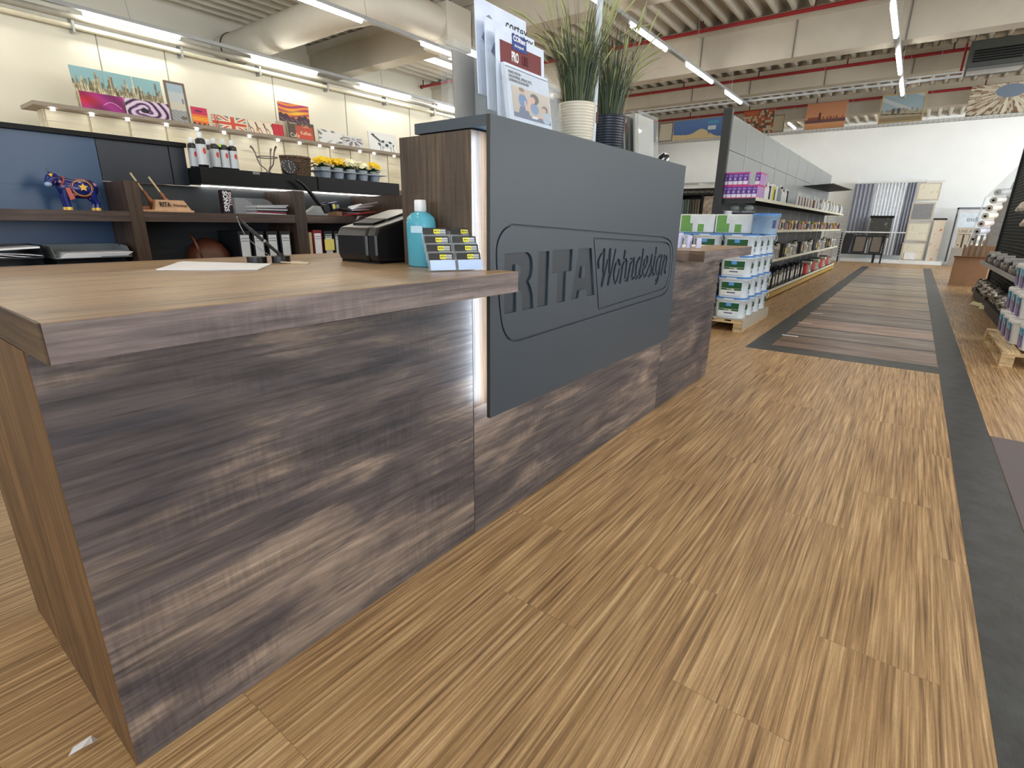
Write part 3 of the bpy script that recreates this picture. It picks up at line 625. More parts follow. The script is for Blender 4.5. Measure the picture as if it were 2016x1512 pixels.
# ---------------------------------------------------------------- on the raised slab
ZS = 1.591
def holder(name, label, x, y0, y1, z0, z1, lean=0.02):
    t = thing(name, label, 'brochure holder', (x, (y0+y1)/2, z0)); m = MB()
    m.frame((x, y0, z0), (0, 1, 0), Vector((-lean, 0, z1-z0)).normalized(), (1, 0, 0), y1-y0, z1-z0, 0.003)
    m.frame((x-0.035, y0, z0), (0, 1, 0), Vector((-lean, 0, z1-z0)).normalized(), (1, 0, 0), y1-y0, (z1-z0)*1.05, 0.003)
    m.frame((x-0.035, y0, z0), (1, 0, 0), Vector((-lean, 0, z1-z0)).normalized(), (0, 1, 0), 0.038, (z1-z0), 0.003)
    m.frame((x-0.035, y1, z0), (1, 0, 0), Vector((-lean, 0, z1-z0)).normalized(), (0, 1, 0), 0.038, (z1-z0), 0.003)
    m.box(x-0.035, y0, z0+.0005, x+0.003, y1, z0+0.003); m.build('acrylic_pocket', acr, t); return t
def paint(name, parent, o, X, Y, W, H, nx, ny, func, rough=0.55):
    """painted print: a fine grid whose own colours come from a procedural picture"""
    X, Y, o = Vector(X).normalized(), Vector(Y).normalized(), Vector(o)
    U, V = np.meshgrid(np.linspace(0, 1, nx), np.linspace(0, 1, ny)); C = np.clip(func(U, V), 0, 255)
    vs = [tuple(o+X*W*U[j, i]+Y*H*V[j, i]) for j in range(ny) for i in range(nx)]
    fs = [(j*nx+i, j*nx+i+1, (j+1)*nx+i+1, (j+1)*nx+i) for j in range(ny-1) for i in range(nx-1)]
    if 'print_ink' not in _cache:
        t = NT('print_ink'); at = t.n('ShaderNodeVertexColor'); at.layer_name = 'Col'; t.set(at.outputs[0], 0.55); _cache['print_ink'] = t.m
    ob = MB().add(vs, fs).build(name, _cache['print_ink'], parent)
    ca = ob.data.color_attributes.new('Col', 'FLOAT_COLOR', 'POINT'); L = np.where(C/255 <= 0.04045, C/255/12.92, ((C/255+0.055)/1.055)**2.4)
    ca.data.foreach_set('color', np.concatenate([L.reshape(-1, 3), np.ones((nx*ny, 1))], axis=1).ravel()); return ob
def rgbf(U, c): return np.stack([np.full(U.shape, float(k)) for k in c], -1)
def over(img, mask, c): img[mask] = c; return img
def hsh(a, s=1.0): return np.mod(np.sin(a*127.1+s*311.7)*43758.5453, 1.0)
# brochures standing in a tiered holder
def sheet(label, x, y0, W, z0, H, lean=0.06, th=0.004, name='brochure'):
    t = thing(name, label, 'brochure', (x, y0+W/2, z0), 'brochures on the raised slab')
    Y = Vector((-lean, 0, 1)).normalized()
    m = MB(); m.frame((x-th, y0, z0), (0, 1, 0), Y, (1, 0, 0), W, H, th); m.build('paper_body', mat('brochure_bluewhite', (214, 226, 246), 0.5), t); return t, Y
ink = mat('ink_dark', (44, 46, 54), 0.6)
t, Y = sheet('white brochure with cortex lettering, rearmost and tallest on the slab', -0.140, 1.638, 0.315, ZS+0.115, 0.315); q = lambda x, y, h: Vector((x+0.0006, y, 0))+Y*0+Vector((0, 0, 0))
def on(x, z0, Y, y, h, lift=0.0008): return Vector((x, y, z0))+Y*h+Vector((lift, 0, 0))
text('lettering', 'cortex', 0.060, ink, t, on(-0.140, ZS+0.115, Y, 1.815, 0.252), (0, 1, 0), Y, sx=0.9)
def bird(parent, x, z0, Y, y, h):
    m = MB(); P = [(0, 0), (.02, .03), (.035, .05), (.03, .075), (.05, .085), (.075, .07), (.06, .058), (.045, .03), (.04, .0), (.02, -.015)]
    m.add([tuple(on(x, z0, Y, y+a, h+b)) for a, b in P], [tuple(range(len(P)))]); m.build('bird_print', mat('ink_grey', (132, 140, 156), 0.6), parent)
bird(t, -0.140, ZS+0.115, Y, 1.668, 0.190)
t, Y = sheet('white brochure with cortex lettering, second from the back', -0.100, 1.645, 0.31, ZS+0.06, 0.30)
text('lettering', 'cortex', 0.060, ink, t, on(-0.100, ZS+0.06, Y, 1.800, 0.262), (0, 1, 0), Y, sx=0.9); bird(t, -0.100, ZS+0.06, Y, 1.672, 0.195)
t, Y = sheet('white brochure with dark red field and a blue sticker', -0.060, 1.655, 0.31, ZS+0.03, 0.29)
def f_pro(U, V): return rgbf(U, (112, 40, 46))*(0.95+0.08*hsh(np.floor(U*40), 2))[..., None]
paint('red_field', t, on(-0.06, ZS+0.03, Y, 1.678, 0.13), (0, 1, 0), Y, 0.265, 0.130, 30, 20, f_pro)
text('lettering', 'PRO', 0.046, paper, t, on(-0.06, ZS+0.03, Y, 1.745, 0.205, .0018), (0, 1, 0), Y, sx=0.5, bold=0.001)
text('lettering', 'LIFE', 0.046, mat('ink_dim_red', (86, 26, 32), 0.6), t, on(-0.06, ZS+0.03, Y, 1.812, 0.205, .0018), (0, 1, 0), Y, sx=0.55)
m = MB(); m.frame(on(-0.06, ZS+0.03, Y, 1.752, 0.246, .0016), (0, 1, 0), Y, (1, 0, 0), 0.090, 0.05, 0.0006); bs_ = m.build('blue_sticker', mat('sticker_blue', (36, 66, 140), 0.5), t)
text('lettering', 'CORtec', 0.024, paper, bs_, on(-0.06, ZS+0.03, Y, 1.758, 0.275, .0026), (0, 1, 0), Y, sx=0.95, bold=0.0006)
text('lettering', 'the beyond', 0.014, paper, bs_, on(-0.06, ZS+0.03, Y, 1.765, 0.256, .0026), (0, 1, 0), Y, sx=0.9)
t, Y = sheet('leaflet with photo of a woman and two children at play', -0.016, 1.672, 0.285, ZS+0.004, 0.212, lean=0.16, th=0.018)
def f_fam(U, V):
    I = rgbf(U, (196, 184, 170)); I += ((V-0.5)*22)[..., None]
    over(I, V < 0.14, (70, 84, 124)); over(I, ((U-.27)/.13)**2+((V-.20)/.22)**2 < 1, (62, 84, 134)); over(I, ((U-.26)/.11)**2+((V-.58)/.22)**2 < 1, (70, 120, 186))
    over(I, ((U-.27)/.065)**2+((V-.86)/.09)**2 < 1, (214, 168, 140)); over(I, ((U-.25)/.07)**2+((V-.93)/.06)**2 < 1, (120, 88, 60))
    over(I, ((U-.56)/.11)**2+((V-.42)/.2)**2 < 1, (106, 140, 184)); over(I, ((U-.58)/.12)**2+((V-.75)/.17)**2 < 1, (54, 36, 34)); over(I, ((U-.52)/.075)**2+((V-.70)/.11)**2 < 1, (220, 176, 152))
    over(I, (np.abs(U-.42-.15*(V-.5)) < .03) & (V > .3) & (V < .66), (226, 182, 158)); over(I, (np.abs(U-.32+.1*(V-.5)) < .025) & (V > .3) & (V < .6), (226, 182, 158))
    over(I, ((U-.88)/.12)**2+((V-.20)/.2)**2 < 1, (176, 196, 222)); over(I, ((U-.85)/.085)**2+((V-.50)/.11)**2 < 1, (60, 42, 38)); over(I, ((U-.83)/.06)**2+((V-.46)/.08)**2 < 1, (218, 172, 148))
    over(I, (np.abs(V-.16-.25*(U-.6)) < .03) & (U > .6) & (U < .85), (222, 178, 152)); over(I, ((U-.55)/.10)**2+((V-.12)/.035)**2 < 1, (238, 240, 244)); return I
paint('photo', t, on(-0.016, ZS+0.004, Y, 1.700, 0.035, .001), (0, 1, 0), Y, 0.25, 0.108, 64, 44, f_fam)
for k, s_ in enumerate(('MASTODON', 'LIEGEWIESE, SPIELPLATZ,', 'LIEBLINGSZUHAUSE?')): text('lettering', s_, 0.0135, ink, t, on(-0.016, ZS+0.004, Y, 1.69, 0.181-k*0.0135, .001), (0, 1, 0), Y)
m = MB(); m.frame(on(-0.016, ZS+0.004, Y, 1.676, 0.200, .0006), (0, 1, 0), Y, (1, 0, 0), 0.275, 0.0016, 0.0006); m.build('rule', ink, t)
h = thing('brochure_stand', 'clear acrylic tiered brochure stand at the left end of the slab', 'brochure stand', (-0.1, 1.8, ZS)); m = MB()
for x, z1, ln in ((-0.012, 0.20, 0.16), (-0.038, 0.17, 0.09), (-0.072, 0.24, 0.06), (-0.112, 0.26, 0.06), (-0.150, 0.31, 0.06)):
    Y = Vector((-ln, 0, 1)).normalized(); m.frame((x, 1.66, ZS+.001), (0, 1, 0), Y, (1, 0, 0), 0.35, z1, 0.002)
m.box(-0.17, 1.655, ZS+.0005, 0.0, 2.02, ZS+0.003)
for y in (1.655, 2.012): m.prism([(-0.17, ZS+.001), (0.0, ZS+.001), (-0.03, ZS+0.19), (-0.16, ZS+0.30), (-0.18, ZS+0.30)], y, y+0.002, axis='y')
m.build('acrylic_frame', acr, h)
for i, (x, y0) in enumerate(((-0.215, 1.60), (-0.25, 1.66))):
    t, Y = sheet('grey landscape brochure seen edge-on in the rear pocket, %s one' % ('nearer', 'farther')[i], x, y0, 0.30, ZS+0.004, 0.26, th=0.010)
    t.children[0].data.materials[0] = mat('brochure_greybrown', (150, 142, 134), 0.5)
h = thing('brochure_stand', 'narrow clear acrylic stand behind the cortex brochures', 'brochure stand', (-0.23, 1.75, ZS)); m = MB()
for x in (-0.20, -0.235, -0.268): m.frame((x, 1.58, ZS+.001), (0, 1, 0), Vector((-0.05, 0, 1)).normalized(), (1, 0, 0), 0.33, 0.29, 0.002)
m.box(-0.275, 1.58, ZS+.0005, -0.19, 1.915, ZS+0.003); m.build('acrylic_frame', acr, h)
# potted grasses
def grass(name, label, c, h, potm, pot_h, r, seed, tall):
    random.seed(seed); t = thing(name, label, 'potted plant', c); x, y, z = c
    MB().lathe([(r*0.88, 0.001), (r*0.92, 0.006), (r, pot_h-0.004), (r*1.02, pot_h), (r*0.96, pot_h), (r*0.94, pot_h-0.02)], c, 40).build('pot', potm, t)
    MB().cyl((x, y, z+pot_h-0.025), (x, y, z+pot_h-0.02), r*0.93, n=24).build('soil', mat('potting_soil', (58, 48, 38), 0.95, var=0.3, scale=80), t)
    ms = [blade(i) for i in range(4)]; m = MB()
    for k in range(380):
        a = random.uniform(0, 6.283); rr = r*0.8*math.sqrt(random.random()); L = random.uniform(0.45, 1.0)*h*(1.0 if k % 8 else tall)
        droop = random.random()**2*0.62+0.03; bx, by = x+rr*math.cos(a), y+rr*math.sin(a); out = a+random.uniform(-0.5, 0.5)
        wd = random.uniform(0.0014, 0.0028); mi = 3 if k % 8 == 0 else (0 if k % 3 else (1 if k % 2 else 2)); n = 7; pts = []
        for i in range(n+1):
            s_ = i/n; rad = L*(0.20*s_+droop*0.62*s_**2.4); hz = L*(s_-droop*0.5*s_**3)
            pts.append(Vector((bx+rad*math.cos(out), by+rad*math.sin(out), z+pot_h-0.02+hz)))
        sd = Vector((-math.sin(out), math.cos(out), 0)); vs = []
        for i, p in enumerate(pts):
            ww = wd*(0.75 if mi == 3 else 1.0)*(1-(i/n)**2*0.85)*(1.3 if (mi == 3 and i >= n-2) else 1.0); vs += [tuple(p-sd*ww), tuple(p+sd*ww)]
        m.add(vs, [(2*i, 2*i+1, 2*i+3, 2*i+2) for i in range(n)], mi, True)
        if mi == 3: m.tube([pts[-3], pts[-2], pts[-1]], [0.002, 0.0042, 0.0015], 6, 3)
    o = m.build('grass_blades', ms, t); o['kind'] = 'stuff'
    m = MB().tube([(x+r*0.85, y+r*0.62, z+pot_h-0.006), (x+r*0.95, y+r*0.68, z+pot_h+0.004), (x+r*0.9, y+r*0.66, z+pot_h-0.05)], 0.0022, 5).box(x+r*0.86, y+r*0.6, z+pot_h-0.075, x+r*0.92, y+r*0.75, z+pot_h-0.03)
    m.build('leather_loop', mat('brown_leather_loop', (92, 58, 42), 0.7), t)
    return t
def ribbed(nm, c):
    t = NT(nm); wv = t.n('ShaderNodeTexWave'); wv.wave_type = 'BANDS'; wv.bands_direction = 'Z'; wv.inputs['Scale'].default_value = 26.0
    t.link(t.tc.outputs['Object'], wv.inputs[0]); t.set(t.mix(0.3, rgb(*c), t.ramp(t.noise(t.mapv((1, 1, 60)), 2.0), [(0.3, 0.85), (0.7, 1.1)]), 'MULTIPLY'), 0.32); t.bump(wv.outputs[0], 0.35, 0.002); return t.m
grass('potted_grass', 'ornamental grass in a cream ribbed pot on the raised slab', (-0.10, 2.285, ZS), 0.46, ribbed('cream_ribbed_pot', (222, 214, 196)), 0.180, 0.084, 5, 1.25)
grass('potted_grass', 'ornamental grass in a dark navy pot on the raised slab', (-0.11, 2.62, ZS), 0.44, ribbed('navy_ribbed_pot', (34, 42, 56)), 0.180, 0.084, 9, 1.15)
t = thing('slim_post', 'slim pale post rising between the two grass pots', 'post', (-0.104, 2.454, ZS))
MB().box(-0.112, 2.440, ZS+.0045, -0.096, 2.468, 2.9).build('post', mat('pale_blue_post', (206, 220, 230), 0.4), t)
MB().box(-0.125, 2.425, ZS+.0003, -0.083, 2.483, ZS+0.004).build('foot_plate', alu, t)
for i in range(5):
    y0 = 2.80+i*0.035; x = -0.03-i*0.045
    t, Y = sheet('grey brochure stacked behind the navy pot, %s from the front' % ORD[i], x, y0, 0.25, ZS+0.003, 0.22-0.012*i, lean=0.10, th=0.010)
    t.children[0].data.materials[0] = [mat('brochure_grey2', (172, 172, 166), 0.5), mat('brochure_grey1', (118, 120, 116), 0.5)][i % 2]
h = thing('brochure_stand', 'clear acrylic brochure stand to the right of the navy pot', 'brochure stand', (-0.1, 2.95, ZS)); m = MB()
for k in range(6): m.frame((-0.012-k*0.045, 2.80+k*0.03, ZS+.001), (0, 1, 0), Vector((-0.10, 0, 1)).normalized(), (1, 0, 0), 0.27, 0.235, 0.002)
m.box(-0.25, 2.80, ZS+.0005, 0.0, 3.20, ZS+0.003); m.build('acrylic_frame', acr, h)
t = thing('ornament_ball', 'small black and white ball ornament at the far end of the slab', 'ornament', (-0.06, 3.27, ZS))
MB().cyl((-0.06, 3.27, ZS), (-0.06, 3.27, ZS+0.012), 0.035, 0.03, n=24).build('base', blackp, t)
bm_ = NT('black_white_ball'); bm_.set(bm_.ramp(bm_.noise(bm_.mapv((1, 1, 1)), 28.0, 1.0), [(0.49, rgb(20, 20, 22)), (0.51, rgb(236, 238, 240))]), 0.15)
MB().ball((-0.06, 3.27, ZS+0.042), 0.036, n=24, m=14).build('ball', bm_.m, t)
# ---------------------------------------------------------------- back shelving unit behind the counter
ZB = 1.284
bu = thing('back_shelf_unit', 'dark walnut shelf unit with blue-black panels behind the service counter', 'shelf unit', (-2.28, 1.2, 0))
MB().box(-2.45, -1.2, 1.232, -2.10, 1.088, ZB).build('shelf', wood_dark, bu, bevel=0.001)
MB().box(-2.45, 1.152, 1.232, -2.10, 2.040, ZB).build('shelf', wood_dark, bu, bevel=0.001)
MB().box(-2.45, 2.120, 1.232, -2.10, 2.76, ZB).build('shelf', wood_dark, bu, bevel=0.001)
for y0, y1 in ((-1.2, 1.088), (1.152, 2.040), (2.120, 2.76)): MB().box(-2.45, y0, 0.82, -2.10, y1, 0.86).build('lower_shelf', wood_dark, bu)
for y0, y1 in ((1.088, 1.152), (2.040, 2.120), (-1.26, -1.2)): MB().box(-2.45, y0, 0.0, -2.095, y1, 1.437).build('upright', wood_dz, bu, bevel=0.001)
MB().box(-2.45, 2.76, 0.0, -1.50, 2.80, 1.437).build('end_panel', wood_dz, bu)
MB().box(-2.47, -1.2, 0.86, -2.40, 1.088, 1.66).box(-2.40, -1.2, 1.405, -2.398, 1.088, 1.409).build('blue_back_panel', navy, bu)
MB().box(-2.47, -1.2, 1.661, -2.37, 1.54, 1.685).build('top_trim', blackm, bu)
grp = mat('dark_grey_back_panel', (62, 66, 70), 0.5, var=0.05)
MB().box(-2.47, 1.09, 0.86, -2.45, 3.1, 1.445).build('grey_back_panel', grp, bu)
MB().box(-2.45, 1.092, 1.447, -2.40, 1.445, 1.66).box(-2.45, 1.450, 1.447, -2.395, 1.535, 1.66).build('dark_front_panel', mat('blue_black_laminate', (30, 36, 46), 0.3, var=0.1), bu)
MB().box(-2.47, 1.54, 1.455, -2.24, 2.325, 1.548).build('black_top_box', blackm, bu, bevel=0.002)
MB().box(-2.47, 2.331, 1.455, -2.24, 3.09, 1.548).build('black_top_box', blackm, bu, bevel=0.002)
MB().box(-2.44, 1.62, 1.449, -2.43, 3.05, 1.455).build('led_strip', emit('shelf_led', (255, 250, 240), 9.0), bu)
MB().box(-2.2405, 1.86, 1.53, -2.2385, 1.905, 1.5485).build('tape_scrap', mat('clear_tape', (120, 120, 114), 0.3), bu)
def K(x): return (1.25-x)/3.35
def at(x, y, z): k = K(x); return (x, y*k, 1.25+(z-1.25)*k)
# painted cow figurine
cow = thing('cow_figurine', 'small blue cow figurine painted with yellow stars and orange scarf', 'figurine', (-2.22, 0.88, ZB), rz=0.0)
cowm = NT('cow_blue_glaze')
vo = cowm.n('ShaderNodeTexVoronoi'); vo.inputs['Scale'].default_value = 22.0; cowm.link(cowm.mapv((1, 1, 1), loc=(0.3, 0.1, 0)), vo.inputs[0])
b_ = cowm.ramp(cowm.noise(cowm.mapv((1, 1, 1)), 20.0), [(0.3, rgb(18, 26, 84)), (0.7, rgb(34, 48, 122))])
cowm.set(cowm.mix(cowm.ramp(vo.outputs['Distance'], [(0.16, 1.0), (0.20, 0.0)]), b_, rgb(196, 152, 176)), 0.12)
m = MB(); c0 = Vector((-2.22, 0.885, ZB))
def E_(a, b, c, ra, rb, rc, mi=0, n=14): m.ball((c0.x+a, c0.y+b, c0.z+c), ra, rb, rc, n, 9, mi)
# trunk as one lofted body along y: head at the left (y-)
prof = [(-0.062, 0.104, .006, .008), (-0.058, 0.104, .022, .026), (-0.03, 0.100, .029, .036), (0.0, 0.094, .030, .035), (0.03, 0.095, .030, .036), (0.055, 0.098, .027, .034), (0.072, 0.100, .015, .022), (0.078, 0.100, .004, .006)]
vs = []; n = 16
for (yy, zz, rx, rz) in prof: vs += [(c0.x+1.12*rx*math.cos(2*math.pi*k/n), c0.y+yy*1.12, c0.z+zz+rz*1.16*math.sin(2*math.pi*k/n)) for k in range(n)]
m.add(vs, [(i*n+k, (i+1)*n+k, (i+1)*n+(k+1) % n, i*n+(k+1) % n) for i in range(len(prof)-1) for k in range(n)], 0, True)
m.tube([c0+Vector((0.0, -0.04, 0.110)), c0+Vector((0.012, -0.066, 0.128)), c0+Vector((0.024, -0.084, 0.138))], [0.026, 0.021, 0.020], 12)
m.tube([c0+Vector((0.016, -0.072, 0.146)), c0+Vector((0.028, -0.088, 0.132)), c0+Vector((0.040, -0.100, 0.112)), c0+Vector((0.044, -0.104, 0.104))], [0.019, 0.021, 0.017, 0.011], 12)
for (a, b) in ((0.016, -0.042), (-0.016, -0.046)):
    m.tube([c0+Vector((a, b, 0.085)), c0+Vector((a*1.1, b-0.004, 0.05)), c0+Vector((a*1.1, b, 0.012))], [0.017, 0.011, 0.010], 10)
for (a, b) in ((0.017, 0.055), (-0.017, 0.05)):
    m.tube([c0+Vector((a, b, 0.09)), c0+Vector((a*1.1, b+0.004, 0.055)), c0+Vector((a*1.1, b+0.016, 0.036)), c0+Vector((a*1.1, b+0.012, 0.012))], [0.020, 0.013, 0.009, 0.010], 10)
m.tube([c0+Vector((0, 0.074, 0.118)), c0+Vector((0.0, 0.088, 0.10)), c0+Vector((0.002, 0.090, 0.06))], [0.005, 0.003, 0.005], 6)
m.build('body', cowm.m, cow)
yel = mat('cow_yellow', (236, 186, 62), 0.2); org_ = mat('cow_orange', (186, 74, 48), 0.25)
m = MB()
for (a, b) in ((0.0176, -0.042), (-0.0176, -0.046), (0.0187, 0.067), (-0.0187, 0.062)): m.cyl(c0+Vector((a, b, 0)), c0+Vector((a, b, 0.014)), 0.0125, 0.0115, n=10)
m.build('hoof', yel, cow)
m = MB()
for s_ in (-1, 1):
    hb = c0+Vector((0.014+0.012*s_, -0.074+0.012*s_, 0.160)); m.tube([hb, hb+Vector((0.006*s_, 0.004*s_, 0.010)), hb+Vector((0.006*s_, 0.004*s_, 0.022))], [0.004, 0.003, 0.001], 6)
m.build('horn', mat('cow_grey_horn', (86, 98, 126), 0.3), cow)
m = MB(); m.ball(c0+Vector((0.048, -0.106, 0.107)), 0.015, 0.014, 0.011); m.build('muzzle', mat('cow_muzzle', (150, 174, 208), 0.15), cow)
def star(m, c, X, Y, r, mi=0):
    X, Y = Vector(X).normalized(), Vector(Y).normalized(); c = Vector(c)
    m.add([tuple(c+X*(r if k % 2 == 0 else r*0.5)*math.cos(math.pi*k/5+.3)+Y*(r if k % 2 == 0 else r*0.5)*math.sin(math.pi*k/5+.3)) for k in range(10)], [tuple(range(10))], mi)
m = MB(); star(m, c0+Vector((0.0345, 0.022, 0.102)), (0, 1, 0), (0, 0, 1), 0.019); star(m, c0+Vector((0.0440, -0.090, 0.147)), (0.75, 0.6, 0), (-0.4, 0.3, 0.9), 0.012)
m.tube([c0+Vector((0.0325+0.002*math.sin(k*0.5), 0.018+0.036*math.cos(k*math.pi/10), 0.099+0.034*math.sin(k*math.pi/10))) for k in range(21)], 0.0016, 5)
m.build('star_decor', yel, cow)
m = MB(); m.tube([c0+Vector((0.026*math.cos(a), -0.050+0.010*math.sin(a*2), 0.116+0.028*math.sin(a))) for a in [k*math.pi/8 for k in range(17)]], 0.0042, 6)
m.prism([(c0.y-0.044, c0.z+0.095), (c0.y-0.030, c0.z+0.100), (c0.y-0.016, c0.z+0.052), (c0.y-0.036, c0.z+0.044)], c0.x+0.028, c0.x+0.033, axis='x')
m.tube([c0+Vector((0.033+0.001*math.sin(k), 0.018+0.041*math.cos(k*math.pi/10), 0.099+0.039*math.sin(k*math.pi/10))) for k in range(21)], 0.0012, 5)
m.build('scarf', org_, cow)
cow.scale = (1.1, 1.1, 1.1); cow.location = (-2.22, 0.905, ZB)
# wooden sign with two gavel shaped handles
t = thing('wooden_desk_sign', 'carved wooden sign with two slanting sticks lettered RITA Wohndesign', 'sign', (-2.22, 1.26, ZB))
wl = mat('light_carved_wood', (206, 164, 128), 0.5, var=0.12, scale=30); wc = mat('reddish_turned_wood', (158, 100, 66), 0.3, var=0.15, scale=40)
MB().prism([(-2.27, 1.17), (-2.15, 1.17), (-2.15, 1.43), (-2.18, 1.445), (-2.27, 1.42)], ZB+.0005, ZB+0.012).build('base', wl, t, bevel=0.002)
m = MB(); m.add([(-2.165, 1.235, ZB+.012), (-2.165, 1.425, ZB+.012), (-2.178, 1.395, ZB+.066), (-2.178, 1.250, ZB+.066), (-2.21, 1.235, ZB+.012), (-2.21, 1.425, ZB+.012), (-2.195, 1.395, ZB+.066), (-2.195, 1.250, ZB+.066)],
        [(0,1,2,3),(5,4,7,6),(0,3,7,4),(1,5,6,2),(3,2,6,7),(0,4,5,1)]); nb_ = m.build('name_board', wl, t)
Yv = Vector((-0.013, 0, 0.054)).normalized()
text('lettering', 'RITA', 0.036, mat('burnt_letter', (48, 34, 26), 0.7), nb_, Vector((-2.165, 1.262, ZB+.030))+Vector((0.0008, 0, 0)), (0, 1, 0), Yv, sx=0.75, bold=0.0008)
text('lettering', 'Wohndesign', 0.021, mat('burnt_letter', (48, 34, 26), 0.7), nb_, Vector((-2.165, 1.330, ZB+.032))+Vector((0.0008, 0, 0)), (0, 1, 0), Yv, sx=0.7)
for y, h_, c_ in ((1.215, 0.20, 0.0), (1.30, 0.185, 0.0)):
    b0 = Vector((-2.215, y+0.025, ZB+0.055)); tp = b0+Vector((-0.0, -0.075, h_-0.055)); m = MB()
    m.tube([b0, b0.lerp(tp, .1), b0.lerp(tp, .16), b0.lerp(tp, .30), b0.lerp(tp, .36), b0.lerp(tp, .42)], [0.010, 0.013, 0.008, 0.010, 0.0075, 0.005], 12); m.build('turned_handle', wc, t)
    MB().tube([b0.lerp(tp, .40), tp], [0.0052, 0.0046], 10).build('stick', mat('pale_stick', (222, 196, 150), 0.5), t)
m = MB().lathe([(0.026, 0.012), (0.030, 0.02), (0.024, 0.03), (0.030, 0.042), (0.034, 0.052), (0.030, 0.062), (0.014, 0.068)], (-2.235, 1.265, ZB), 24); m.lathe([(0.03, 0.012), (0.034, 0.017), (0.03, 0.030)], (-2.225, 1.20, ZB), 20); m.build('turned_bowl', wc, t)
# small letter box standing upright
t = thing('small_letter_box', 'small black box with white SMALL SONGS lettering turned sideways', 'box', (-2.18, 1.635, ZB))
MB().box(-2.21, 1.61, ZB+.0005, -2.165, 1.668, ZB+0.137).build('box_body', mat('dark_red_black_box', (34, 20, 26), 0.4), t, bevel=0.002)
text('lettering', 'SONGS', 0.038, paper, t, (-2.1640, 1.616, ZB+0.130), (0, 0, -1), (0, 1, 0), sx=0.95, bold=0.0012)
text('lettering', 'SMALL', 0.026, mat('pale_pink_letter', (226, 206, 214), 0.5), t, (-2.1640, 1.646, ZB+0.126), (0, 0, -1), (0, 1, 0), sx=1.1, bold=0.0008)
# acrylic tray with magazines
acd = glassy('smoky_acrylic', (206, 210, 214), 0.16, 0.05)
t = thing('acrylic_letter_tray', 'smoky clear letter tray with magazines on the walnut shelf', 'letter tray', (-2.22, 1.88, ZB)); m = MB()
def arch(m, y0, y1, x, h, n=8):
    P = [(y0, ZB+.001), (y1, ZB+.001)]+[(y1-(1-math.cos(a))*0.10, ZB+h*math.sin(a)*0.0+h*(1-(1-math.sin(a)))) for a in [k*math.pi/2/n for k in range(n+1)]]+[(y0, ZB+h)]
    m.prism(P, x, x+0.003, axis='x')
arch(m, 1.665, 1.80, -2.135, 0.092); m.box(-2.30, 1.665, ZB+.0005, -2.135, 2.02, ZB+0.003)
arch(m, 1.70, 2.03, -2.30, 0.10); m.tube([(-2.133, 1.67, ZB+.092), (-2.133, 1.76, ZB+.090), (-2.133, 1.79, ZB+.06), (-2.133, 1.80, ZB+.003)], 0.0016, 5)
m.build('acrylic_frame', acd, t)
for k in range(7):
    o = MB().frame((-2.29, 1.81-0.0*k, ZB+0.004+k*0.0075), (math.sin(0.03*k), math.cos(0.03*k), 0.01*(k-3)), (1, 0, 0), (0, 0, 1), 0.20-0.006*(k % 3), 0.14, 0.006)
    tag(o.build('magazine', [mat('magazine_%d' % j, c, 0.5) for j, c in enumerate([(226, 226, 228), (150, 30, 60), (60, 60, 64), (214, 214, 216), (90, 90, 96), (230, 230, 230), (182, 184, 188)])][k]), 'magazine in the clear letter tray, %s from the bottom' % ORD[k], 'magazine', 'magazines in the clear tray')
# stapler
t = thing('stapler', 'heavy grey stapler with a long raised black lever', 'stapler', (-2.2, 2.2, ZB))
MB().box(-2.23, 2.155, ZB+.0005, -2.15, 2.33, ZB+0.014).build('base', mat('stapler_grey', (150, 154, 156), 0.4), t, bevel=0.004)
m = MB(); m.prism([(2.165, ZB+.014), (2.31, ZB+.014), (2.285, ZB+.062), (2.25, ZB+.066)], -2.215, -2.165, axis='x'); m.build('body', mat('stapler_grey', (150, 154, 156), 0.4), t, bevel=0.003)
MB().tube([(-2.19, 2.32, ZB+.045), (-2.19, 2.285, ZB+.085), (-2.19, 2.235, ZB+.145), (-2.19, 2.185, ZB+.195), (-2.19, 2.145, ZB+.222), (-2.19, 2.128, ZB+.225)], [0.018, 0.017, 0.014, 0.012, 0.010, 0.007], 12).build('lever', blackp, t)
MB().cyl((-2.215, 2.335, ZB+0.05), (-2.165, 2.335, ZB+0.05), 0.027, n=24).build('pivot', blackp, t)
# clutter right of the stapler
tag(MB().frame((-2.23, 2.345, ZB+.0005), (0.1, 1, 0), (1, -0.1, 0), (0, 0, 1), 0.07, 0.06, 0.022).build('wooden_block', mat('brown_block', (120, 84, 58), 0.6), bevel=0.002), 'small brown wooden block beside the stapler', 'block')
tag(MB().frame((-2.24, 2.42, ZB+.0005), (0, 1, 0), (1, 0, 0), (0, 0, 1), 0.05, 0.06, 0.030).build('wooden_block', mat('tan_block', (150, 112, 84), 0.6), bevel=0.002), 'taller tan wooden block under the label printer', 'block')
t = thing('label_gun', 'blue and yellow hand labelling gun with black handle lying on blocks', 'label gun', (-2.23, 2.45, ZB+.03))
m = MB().frame((-2.25, 2.36, ZB+.036), (0, 1, 0.15), (1, 0, 0), (0, -0.15, 1), 0.035, 0.03, 0.055); m.frame((-2.26, 2.41, ZB+.034), (0, 1, 0.2), (1, 0, 0), (0, -0.2, 1), 0.07, 0.05, 0.055); m.build('housing', mat('gun_blue', (26, 30, 72), 0.35), t, bevel=0.005)
m = MB().frame((-2.208, 2.415, ZB+.048), (0, 1, 0.2), (1, 0, 0), (0, -0.2, 1), 0.022, 0.003, 0.032); m.build('yellow_window', mat('gun_yellow', (236, 222, 110), 0.4), t)
m = MB().frame((-2.208, 2.445, ZB+.052), (0, 1, 0.2), (1, 0, 0), (0, -0.2, 1), 0.024, 0.003, 0.026); m.build('display', mat('gun_display', (150, 160, 140), 0.2), t)
